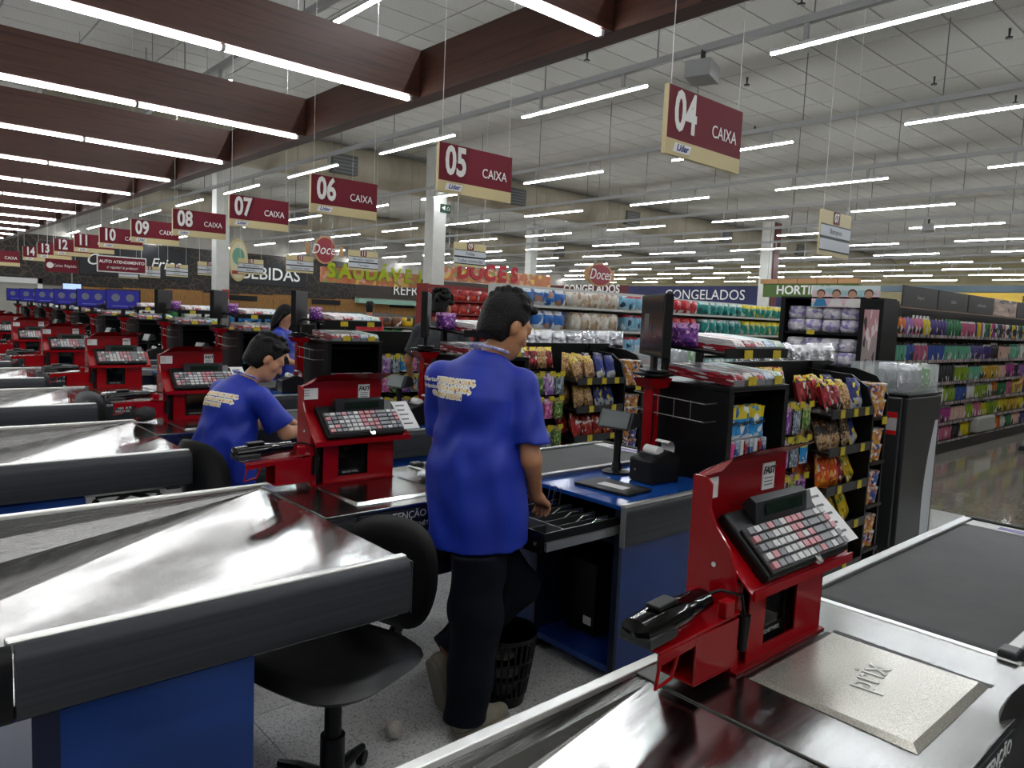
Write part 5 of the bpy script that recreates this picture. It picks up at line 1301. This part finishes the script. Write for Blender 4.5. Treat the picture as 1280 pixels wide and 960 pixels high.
def hand_sdf(s, w, fdir, pdir, side=1, curl=.6, sc=1.):
    """w wrist, fdir along the fingers, pdir out of the palm, side = +1 when the thumb lies towards fdir x pdir"""
    f = unit(fdir); p = unit(np.array(pdir)-f*np.dot(pdir, f)); t = np.cross(f, p)*side; w = np.array(w, float)
    s.cap(w, w+f*.03, .024*sc, .026*sc, .015)
    for q, (ln, off) in enumerate(((.072, .030), (.080, .011), (.074, -.009), (.060, -.028))):
        a = w+f*.075*sc+t*off*sc*1.05
        s.cap(w+f*.02+t*off*.6, a, .015*sc, .0125*sc, .012)
        d = f; a0 = a
        for j, fr in enumerate((.42, .33, .25)):
            ang = curl*(j+.6)*.75; d = math.cos(ang)*f+math.sin(ang)*p
            b = a0+d*ln*fr*sc; s.cap(a0, b, (.0098-.0008*j)*sc, (.009-.0008*j)*sc, .004); a0 = b
    a = w+f*.025+t*.02*sc; b = a+(f*.6+t*.7+p*.25)*.042*sc; c = b+(f*.85+t*.2+p*.5*curl)*.036*sc
    s.cap(a, b, .015*sc, .0115*sc, .012); s.cap(b, c, .011*sc, .009*sc, .006)
HAIR = noisy('black_hair', '#070606', '#120f0e', 120, .6, 2, bstr=.5, spec=.25)
def hair_obj(name, c, fwd, up, parent, sc=1., style='short', h=.006, seed=1, mat=None):
    f, l, u = frame(fwd, up); R = [f, l, u]
    P = lambda a, b, d: tuple(np.array(c)+sc*(a*f+b*l+d*u))
    r = .16*sc; ext = .45 if style == 'long' else 0
    s = SDF(np.array(c)-(r, r, r+ext), np.array(c)+(r, r, r), h)
    s.ell(P(-.010, 0, .026), (.106*sc, .084*sc, .108*sc), R, 0); s.ell(P(-.045, 0, -.04), (.066*sc, .070*sc, .075*sc), R, .02)
    if style == 'short':
        for q in range(26):
            a = rng_h.uniform(0, 2*PI); b = rng_h.uniform(.25, 1.1)
            pt = P(-.01+.10*math.cos(a)*math.cos(b)*.95, .08*math.sin(a)*math.cos(b), .035+.105*math.sin(b))
            s.cap(pt, tuple(np.array(pt)+(.02*f*rng_h.uniform(.2, 1.2)+.008*l*rng_h.uniform(-1, 1)+.01*u*rng_h.uniform(-.3, 1))*sc), .016*sc, .009*sc, .008)
        for q in range(8): s.cap(P(.07, -.055+.0157*q, .085), P(.108, -.06+.017*q, .06+.01*(q % 2)), .016*sc, .008*sc, .01)
    elif style == 'curly':
        for q in range(70):
            a = rng_h.uniform(0, 2*PI); b = rng_h.uniform(-.1, 1.5)
            pt = P(-.015+.115*math.cos(a)*math.cos(b), .095*math.sin(a)*math.cos(b), .04+.115*math.sin(b)); s.ell(pt, (.024*sc,)*3, None, .006)
    else:
        s.ell(P(-.05, 0, -.06), (.07*sc, .085*sc, .16*sc), R, .03); s.cap(P(-.05, 0, -.1), P(-.07, 0, -.33), .075*sc, .055*sc, .03)
        for q in (-1, 1): s.cap(P(.02, q*.075, .03), P(.0, q*.085, -.2), .024*sc, .03*sc, .02)
    # hairline : clear the face and the neck
    s.cut(P(.055, 0, .03), tuple(.95*f-.55*u)) if style != 'long' else s.cutbox(np.array(c)-(r, r, .14), np.array(c)+(r, r, r), P(.062, 0, .045), tuple(.95*f-.45*u))
    if style != 'long':
        s.cut(P(-.05, 0, -.085), tuple(-.1*f-1.0*u))
        for q in (-1, 1): s.ell(P(.012, q*.085, -.035), (.034*sc, .03*sc, .048*sc), R, 0, True)
    return place(name, s.mesh(name, mat or HAIR), parent)
rng_h = random.Random(21)
SHOE = M('worn_beige_trainer', '#8f8878', .7); SOLE = M('pale_rubber_sole', '#8d8777', .8)
def shoe(parent, heel, toe, up=(0, 0, 1), mat=SHOE, sole=SOLE, w=.042):
    f, l, u = frame(np.array(toe)-np.array(heel), up); c = np.array(heel)
    s = SDF(np.minimum(heel, toe)-.13, np.maximum(heel, toe)+.14, .0065)
    L = np.linalg.norm(np.array(toe)-np.array(heel)); Q = lambda a, b, d: tuple(c+a*f+b*l+d*u)
    s.cap(Q(.035, 0, .045), Q(L*.55, 0, .045), w*.85, w, .02); s.cap(Q(L*.5, 0, .035), Q(L-.035, 0, .03), w, w*.8, .02); s.cap(Q(.035, 0, .05), Q(.05, 0, .10), w*.85, w*.9, .02)
    s.cut(Q(0, 0, .012), tuple(-u)); s.cut(Q(.05, 0, .115), tuple(u))
    o = place('shoe', s.mesh('shoe', mat), parent)
    t = SDF(np.minimum(heel, toe)-.1, np.maximum(heel, toe)+.1, .0065)
    t.cap(Q(.04, 0, .015), Q(L-.04, 0, .015), w*.92, w*1.02, 0); t.cut(Q(0, 0, .022), tuple(u)); t.cut(Q(0, 0, .001), tuple(-u))
    place('sole', t.mesh('sole', sole), o)
    return o
SHIRT = noisy('royal_blue_polyester', '#0c2a9c', '#1233ac', 6, .55, 2)
TROU = noisy('navy_trousers', '#070a15', '#0a0e1b', 12, .8, 2, spec=.2)
def folds(lat, amp=.004, fr=34.):
    lat = np.array(lat)
    return lambda x, y, z: amp*np.sin(fr*(x*lat[0]+y*lat[1])+3*np.sin(5*z))*np.clip((1.35-z)*2, .15, 1)+amp*.6*np.sin(23*z+9*(x+y))
def cloth(lat, ztop):
    lat = np.array(lat)
    def fn(x, y, z):
        u = x*lat[0]+y*lat[1]; lowr = np.clip((ztop-z)/.25, 0, 1)
        a = .0075*np.sin(31*u+1.5*np.sin(6*z)+2*np.sin(3.1*z+8*u))*lowr*(.4+.6*np.sin(17*u+1)**2)
        b = .006*np.sin(24*z+20*u+2*np.sin(14*u))*np.exp(-((z-(ztop-.45))/.14)**2)
        c = .005*np.sin(38*z-26*u+np.sin(30*(x-y)))*np.clip(1-np.abs(z-(ztop-.12))/.2, 0, 1)
        return a+b+c
    return fn
def print_on(shirt, lines, origin, right, normal, parent):
    """lay lettering on the cloth: project flat letters along -normal"""
    from mathutils.bvhtree import BVHTree
    me = shirt.data; bv = BVHTree.FromPolygons([v.co[:] for v in me.vertices], [p.vertices[:] for p in me.polygons])
    right = Vector(unit(right)); nrm = Vector(unit(normal)); up = nrm.cross(right).normalized(); O = Vector(origin)
    for (tx, dx, dz, size, mat, off, bold, lift) in lines:
        src = text_mesh(tx, size=size, mat=mat, bold=bold, align='LEFT').copy()
        for v in src.vertices:
            q = O+right*(dx+v.co.x)+up*(dz+v.co.y)+nrm*.4
            hit, n, i, d = bv.ray_cast(q, -nrm)
            v.co = (hit if hit else O+right*(dx+v.co.x)+up*(dz+v.co.y))+nrm*(lift+(.0006 if v.co.z > 0 else 0))
        place('shirt_lettering', src, parent)
# ------------------------------------------------------------------ the standing cashier
def standing_cashier():
    lat = unit((.42, -.9, 0)); fw = unit((.9, .42, 0))
    hipR, kneeR, ankR = (1.775, 2.125, .88), (1.755, 2.12, .48), (1.71, 2.105, .09)
    hipL, kneeL, ankL = (1.82, 2.26, .88), (2.06, 2.235, .47), (1.755, 2.285, .26)
    pel, waist, chest, nb = (1.80, 2.175, .93), (1.79, 2.19, 1.08), (1.80, 2.205, 1.28), (1.815, 2.20, 1.455)
    shR, shL = (1.897, 2.07, 1.36), (1.722, 2.36, 1.37)
    elR, wrR = (1.90, 2.005, 1.075), (2.01, 2.085, .905)
    elL, wrL = (1.80, 2.44, 1.09), (1.985, 2.345, .93)
    hd = (1.895, 2.18, 1.585); hf = (1, -.12, -.42)
    s = SDF((1.55, 1.9, .04), (2.25, 2.6, 1.76), .0072)
    s.cap(pel, waist, .10, .10, .04, fw, 1.35).cap(waist, chest, .10, .12, .05, fw, 1.4).cap(chest, vadd(nb, (0, 0, -.06)), .12, .07, .05)
    s.cap(vadd(nb, (0, 0, -.05)), vadd(hd, (-.01, 0, -.06)), .052, .05, .03)
    for a, b, c, d in ((shR, elR, wrR, 0), (shL, elL, wrL, 0)):
        s.cap(vadd(nb, (0, 0, -.05)), vadd(a, (0, 0, -.02)), .035, .042, .03); s.cap(vadd(a, (0, 0, -.02)), b, .044, .039, .03); s.cap(b, c, .040, .027, .02)
    for a, b, c in ((hipR, kneeR, ankR), (hipL, kneeL, ankL)):
        s.cap(pel, a, .08, .085, .05); s.cap(a, b, .085, .055, .03); s.cap(b, c, .055, .038, .02)
    head_sdf(s, hd, hf, (.35, 0, 1))
    hand_sdf(s, wrR, (.78, .25, -.5), (.3, .3, -1), 1, .95); hand_sdf(s, wrL, (.8, -.3, -.45), (.2, -.2, -1), -1, .6)
    p = place('person', s.mesh('person', SKIN)); tag(p, 'man in a blue shirt and dark trousers standing at the open drawer', 'person', kind='thing')
    t = SDF((1.5, 1.88, .68), (2.2, 2.62, 1.52), .0075)
    t.cap((1.80, 2.18, .68), (1.79, 2.195, 1.0), .208, .188, .03, fw, 1.25); t.cap((1.79, 2.195, 1.0), (1.80, 2.205, 1.27), .188, .168, .05, fw, 1.5)
    t.cap((1.80, 2.20, 1.30), vadd(nb, (0, 0, -.04)), .13, .075, .07)
    for a, b in ((shR, elR), (shL, elL)): t.cap(vadd(nb, (0, 0, -.06)), vadd(a, (0, 0, -.01)), .058, .058, .05)
    for a, b in ((shR, elR), (shL, elL)):
        q = SDF((1.5, 1.88, .68), (2.2, 2.62, 1.52), .0075); q.cap(a, b, .060, .080, 0)
        q.cut(tuple(np.array(a)*.2+np.array(b)*.8), np.array(b)-np.array(a)); t.join(q, .018)
    t.wrinkle(cloth(lat, 1.27))
    t.cut((1.8, 2.18, .735), (.12, .02, -1))
    t.ell(vadd(nb, (.035, 0, .045)), (.072, .072, .06), None, 0, True)
    sh = place('shirt', t.mesh('shirt', SHIRT), p)
    z = SDF((1.55, 1.9, .03), (2.3, 2.55, 1.02), .008)
    z.cap((1.80, 2.13, .90), (1.80, 2.225, .90), .11, .11, .04); z.cap((1.8, 2.175, .8), (1.8, 2.175, .95), .13, .12, .04, (1, 0, 0), 1.15)
    z.cap(vadd(hipR, (-.01, .005, -.05)), kneeR, .118, .10, .05); z.cap(kneeR, (1.715, 2.108, .06), .10, .086, .03)
    z.cap(vadd(hipL, (0, 0, -.05)), kneeL, .108, .094, .05); z.cap(kneeL, (1.735, 2.285, .25), .094, .078, .03)
    z.wrinkle(lambda x, y, zz: .005*np.sin(26*zz+14*x)+.004*np.sin(40*y+11*zz))
    z.cut((1.8, 2.1, .055), (0, 0, -1)); z.cut((1.8, 2.18, .728), (-.12, -.02, 1)); z.cutbox((1.6, 2.2, .1), (1.80, 2.4, .40), (1.735, 2.285, .25), unit(np.array((1.755, 2.285, .26))-np.array(kneeL)))
    place('trousers', z.mesh('trousers', TROU), p)
    shoe(p, (1.655, 2.105, .001), (1.92, 2.10, .001))
    shoe(p, (1.655, 2.29, .235), (1.715, 2.27, .005), (.95, .0, .25))
    hair_obj('hair', vadd(hd, (0, 0, .004)), hf, (.35, 0, 1), p)
    # lanyard
    pts = [(nb[0]+.075*math.cos(a)+.02, nb[1]+.075*math.sin(a), nb[2]+.03+.018*math.cos(a+PI)) for a in (2*PI*i/24 for i in range(25))]
    MB().tube(pts, .007, 6).build('lanyard', noisy('lavender_lanyard', '#5a5ab0', '#c8c8e0', 60, .6), p)
    OUT, YE = M('white_print_outline', '#f4f4f2', .6), TXT_Y
    L = []
    for i, (wt, yt) in enumerate((('Ofertas ', 'TODOS OS DIAS,'), ('Prêmios ', 'TODA SEMANA,'), ('', 'O ANO TODO!'))):
        zz = .055-.027*i; x0 = -.165+.03*(i == 2)*1.6
        if wt: L.append((wt, x0, zz, .024, OUT, 0, .03, .003))
        L.append((yt, x0+(.076 if wt else 0), zz, .024, OUT, 0, .22, .0025)); L.append((yt, x0+(.076 if wt else 0), zz, .024, YE, 0, .0, .004))
    print_on(sh, L, (1.725, 2.235, 1.305), lat, tuple(-fw), p)
    return p
standing_cashier()
# ------------------------------------------------------------------ the seated cashier
def seated_cashier():
    oy = 0.0
    lat = unit((.25, -.97, 0)); fw = unit((.97, .25, 0))
    pel, waist, chest, nb = (1.56, 4.17, .57), (1.545, 4.17, .75), (1.57, 4.165, 1.0), (1.635, 4.155, 1.185)
    shR, shL = (1.66, 3.985, 1.10), (1.58, 4.34, 1.11)
    elR, wrR = (1.80, 3.955, .895), (2.03, 4.02, .885); elL, wrL = (1.74, 4.40, .88), (1.97, 4.30, .90)
    hd = (1.755, 4.125, 1.315); hf = (.9, -.22, -.55)
    kR, aR, kL, aL = (1.98, 4.06, .53), (1.96, 4.07, .1), (1.98, 4.27, .53), (1.98, 4.28, .1)
    s = SDF((1.35, 3.75, .03), (2.25, 4.6, 1.52), .0085)
    s.cap(pel, waist, .11, .11, .04, fw, 1.25).cap(waist, chest, .11, .12, .05, fw, 1.35).cap(chest, vadd(nb, (0, 0, -.05)), .12, .07, .05)
    s.cap(vadd(nb, (0, 0, -.04)), vadd(hd, (-.03, 0, -.06)), .054, .05, .03)
    for a, b, c in ((shR, elR, wrR), (shL, elL, wrL)): s.cap(vadd(nb, (0, 0, -.05)), vadd(a, (0, 0, -.02)), .035, .042, .03); s.cap(vadd(a, (0, 0, -.02)), b, .044, .041, .03); s.cap(b, c, .042, .028, .02)
    for a, b, c in (((1.6, 4.08, .56), kR, aR), ((1.6, 4.26, .56), kL, aL)): s.cap(pel, a, .08, .085, .05); s.cap(a, b, .085, .058, .03); s.cap(b, c, .055, .038, .02)
    head_sdf(s, hd, hf, (.45, 0, 1)); hand_sdf(s, wrR, (1, .15, -.15), (.1, .2, -1), 1, .5); hand_sdf(s, wrL, (1, -.2, -.2), (.1, -.2, -1), -1, .5)
    p = place('person', s.mesh('person', SKIN_L)); tag(p, 'man in a blue shirt seated with his head bowed', 'person', kind='thing')
    t = SDF((1.3, 3.75, .5), (2.1, 4.62, 1.3), .009)
    t.cap((1.545, 4.17, .55), (1.535, 4.17, .78), .195, .20, .03, fw, 1.35); t.cap((1.535, 4.17, .78), (1.57, 4.165, 1.0), .20, .175, .05, fw, 1.4); t.cap((1.58, 4.16, 1.03), vadd(nb, (-.01, 0, -.04)), .13, .075, .07)
    for a, b in ((shR, elR), (shL, elL)): t.cap(vadd(nb, (0, 0, -.06)), vadd(a, (0, 0, -.01)), .058, .06, .05)
    for a, b in ((shR, elR), (shL, elL)):
        q = SDF((1.3, 3.75, .5), (2.1, 4.62, 1.3), .009); q.cap(a, b, .064, .086, 0)
        q.cut(tuple(np.array(a)*.2+np.array(b)*.8), np.array(b)-np.array(a)); t.join(q, .018)
    t.wrinkle(cloth(lat, 1.05)); t.cut((1.55, 4.17, .52), (0, 0, -1))
    t.ell(vadd(nb, (.045, -.005, .045)), (.075, .072, .06), None, 0, True)
    sh = place('shirt', t.mesh('shirt', SHIRT), p)
    z = SDF((1.35, 3.85, .05), (2.15, 4.5, .75), .011)
    z.cap((1.53, 4.1, .56), (1.53, 4.24, .56), .12, .12, .04)
    for a, b, c in (((1.56, 4.09, .565), kR, aR), ((1.56, 4.25, .565), kL, aL)): z.cap(a, b, .1, .085, .04); z.cap(b, c, .085, .075, .03)
    z.cut((1.5, 4.1, .08), (0, 0, -1)); place('trousers', z.mesh('trousers', TROU), p)
    shoe(p, (1.90, 4.06, .001), (2.16, 4.05, .001)); shoe(p, (1.92, 4.28, .001), (2.18, 4.29, .001))
    hair_obj('hair', vadd(hd, (0, 0, .004)), hf, (.45, 0, 1), p, 1.04)
    pts = [(nb[0]+.075*math.cos(a)+.02, nb[1]+.073*math.sin(a), nb[2]+.025+.03*math.cos(a+PI)) for a in (2*PI*i/24 for i in range(25))]
    MB().tube(pts, .006, 6).build('lanyard', MATS['lavender_lanyard'], p)
    OUT = MATS['white_print_outline']; L = []
    for i, tx in enumerate(('Ofertas TODOS OS DIAS,', 'Prêmios TODA SEMANA,', '      O ANO TODO!')):
        L.append((tx, -.10, .04-.03*i, .024, OUT, 0, .22, .0025)); L.append((tx, -.10, .04-.03*i, .024, TXT_Y, 0, .0, .004))
    print_on(sh, L, (1.47, 4.17, 1.07), lat, tuple(-fw+np.array((0, 0, .25))), p)
seated_cashier()
# ------------------------------------------------------------------ people farther away
def walker(label, loc, yaw, H, shirt, trou, hair, h=.014, skin=SKIN, arms=((.05, .0), (.05, .0)), step=0., head_yaw=0., tilt=-.15, sleeve=True):
    k = H/1.75
    s = SDF((-.45*k, -.4*k, .03), (.55*k, .4*k, 1.82*k), h)
    P = lambda x, y, z: (x*k, y*k, z*k)
    s.cap(P(0, 0, .93), P(0, 0, 1.1), .10*k, .10*k, .04, (1, 0, 0), 1.35).cap(P(0, 0, 1.1), P(0, 0, 1.3), .1*k, .12*k, .05, (1, 0, 0), 1.4).cap(P(0, 0, 1.3), P(0, 0, 1.42), .12*k, .07*k, .05)
    s.cap(P(0, 0, 1.42), P(.02, 0, 1.55), .052*k, .05*k, .03)
    J = []
    for sd, (fwd, out) in zip((-1, 1), arms):
        a = P(0, sd*.185, 1.40); b = P(.02+fwd*.4, sd*(.235+out), 1.12); c = P(.08+fwd, sd*(.24+out*.4), .90+fwd*.55)
        J.append((a, b, c)); s.cap(P(0, 0, 1.42), a, .045*k, .05*k, .04); s.cap(a, b, .046*k, .038*k, .03); s.cap(b, c, .038*k, .027*k, .02)
        hand_sdf(s, c, unit(np.array(c)-np.array(b)), (0, -sd, -.1), 1, .5, k)
    LG = []
    for sd in (-1, 1):
        f = sd*step; a = P(0, sd*.085, .9); b = P(f*.6+.02, sd*.09, .49); c = P(f-.02, sd*.09, .09)
        LG.append((a, b, c)); s.cap(P(0, 0, .95), a, .08*k, .085*k, .05); s.cap(a, b, .085*k, .055*k, .03); s.cap(b, c, .055*k, .038*k, .02)
    hf = (math.cos(head_yaw), math.sin(head_yaw), tilt); hd = P(.03, 0, 1.635)
    head_sdf(s, hd, hf, (0, 0, 1), k)
    p = place('person', s.mesh('person', skin), None, loc, (0, 0, yaw)); tag(p, label, 'person', kind='thing')
    t = SDF((-.45*k, -.42*k, .75*k), (.5*k, .42*k, 1.55*k), h)
    t.cap(P(0, 0, .80), P(0, 0, 1.1), .19*k, .185*k, .03, (1, 0, 0), 1.5); t.cap(P(0, 0, 1.1), P(0, 0, 1.32), .185*k, .175*k, .05, (1, 0, 0), 1.45); t.cap(P(0, 0, 1.33), P(0, 0, 1.43), .13*k, .07*k, .06)
    for a, b, c in J:
        t.cap(P(0, 0, 1.39), a, .057*k, .06*k, .05); q = SDF((-.45*k, -.42*k, .75*k), (.5*k, .42*k, 1.55*k), h); q.cap(a, b, .062*k, .078*k, 0); q.cut(tuple(np.array(a)*.25+np.array(b)*.75), np.array(b)-np.array(a)); t.join(q, .03)
    t.wrinkle(folds((0, 1, 0), .004, 30)); t.cut(P(0, 0, .82), (0, 0, -1)); t.ell(P(.03, 0, 1.50), (.07*k, .07*k, .06*k), None, 0, True)
    place('shirt', t.mesh('shirt', shirt), p)
    z = SDF((-.4*k, -.3*k, .05), (.45*k, .3*k, 1.02*k), h)
    z.cap(P(0, -.05, .92), P(0, .05, .92), .12*k, .12*k, .04)
    for a, b, c in LG: z.cap(a, b, .1*k, .085*k, .04); z.cap(b, c, .082*k, .075*k, .03)
    z.cut(P(0, 0, .06), (0, 0, -1)); place('trousers', z.mesh('trousers', trou), p)
    for a, b, c in LG: shoe(p, (c[0]-.055, c[1], .001), (c[0]+.2, c[1], .001), mat=M('dark_shoe', '#1c1a1a', .5), sole=M('dark_sole', '#2c2a28', .7))
    hair_obj('hair', hd, hf, (0, 0, 1), p, k, hair, max(h*.6, .007))
    return p
JEAN = noisy('blue_jeans', '#16233f', '#22335a', 30, .8, 2)
walker('woman with long dark hair in a blue shirt beyond the seated man', (3.42, 7.62, 0), -.75, 1.62, SHIRT, TROU, 'long', .013, SKIN_L, ((.3, .0), (.3, .0)), 0, -.15, -.45)
walker('man with curly dark hair and a grey shirt behind the monitor', (4.05, 5.58, 0), .95, 1.80, noisy('charcoal_shirt', '#34363a', '#404246', 20, .8), JEAN, 'curly', .013, SKIN, ((.1, .05), (.1, .05)), 0, -.5, -.2)
walker('man in a red shirt seen from behind far down the aisle', (7.45, 12.65, 0), .9, 1.76, noisy('red_shirt', '#a01420', '#b41c28', 10, .7), JEAN, 'short', .016, SKIN, ((.05, .0), (.05, .0)), 0, .1, -.1)
walker('shopper in blue jeans cut off by the right edge', (12.86, 2.80, 0), 2.6, 1.74, noisy('dark_top', '#20242c', '#2a2e38', 10, .8), JEAN, 'short', .016, SKIN, ((.1, .0), (.05, .0)), .22, 0, -.1)

# ================================================================== tidy labels
for o in bpy.data.objects:
    if o.parent is None and 'label' in o:
        wd = o['label'].split()
        if len(wd) > 16: wd = [q for q in wd if q not in ('the', 'a')]
        o['label'] = ' '.join(wd)
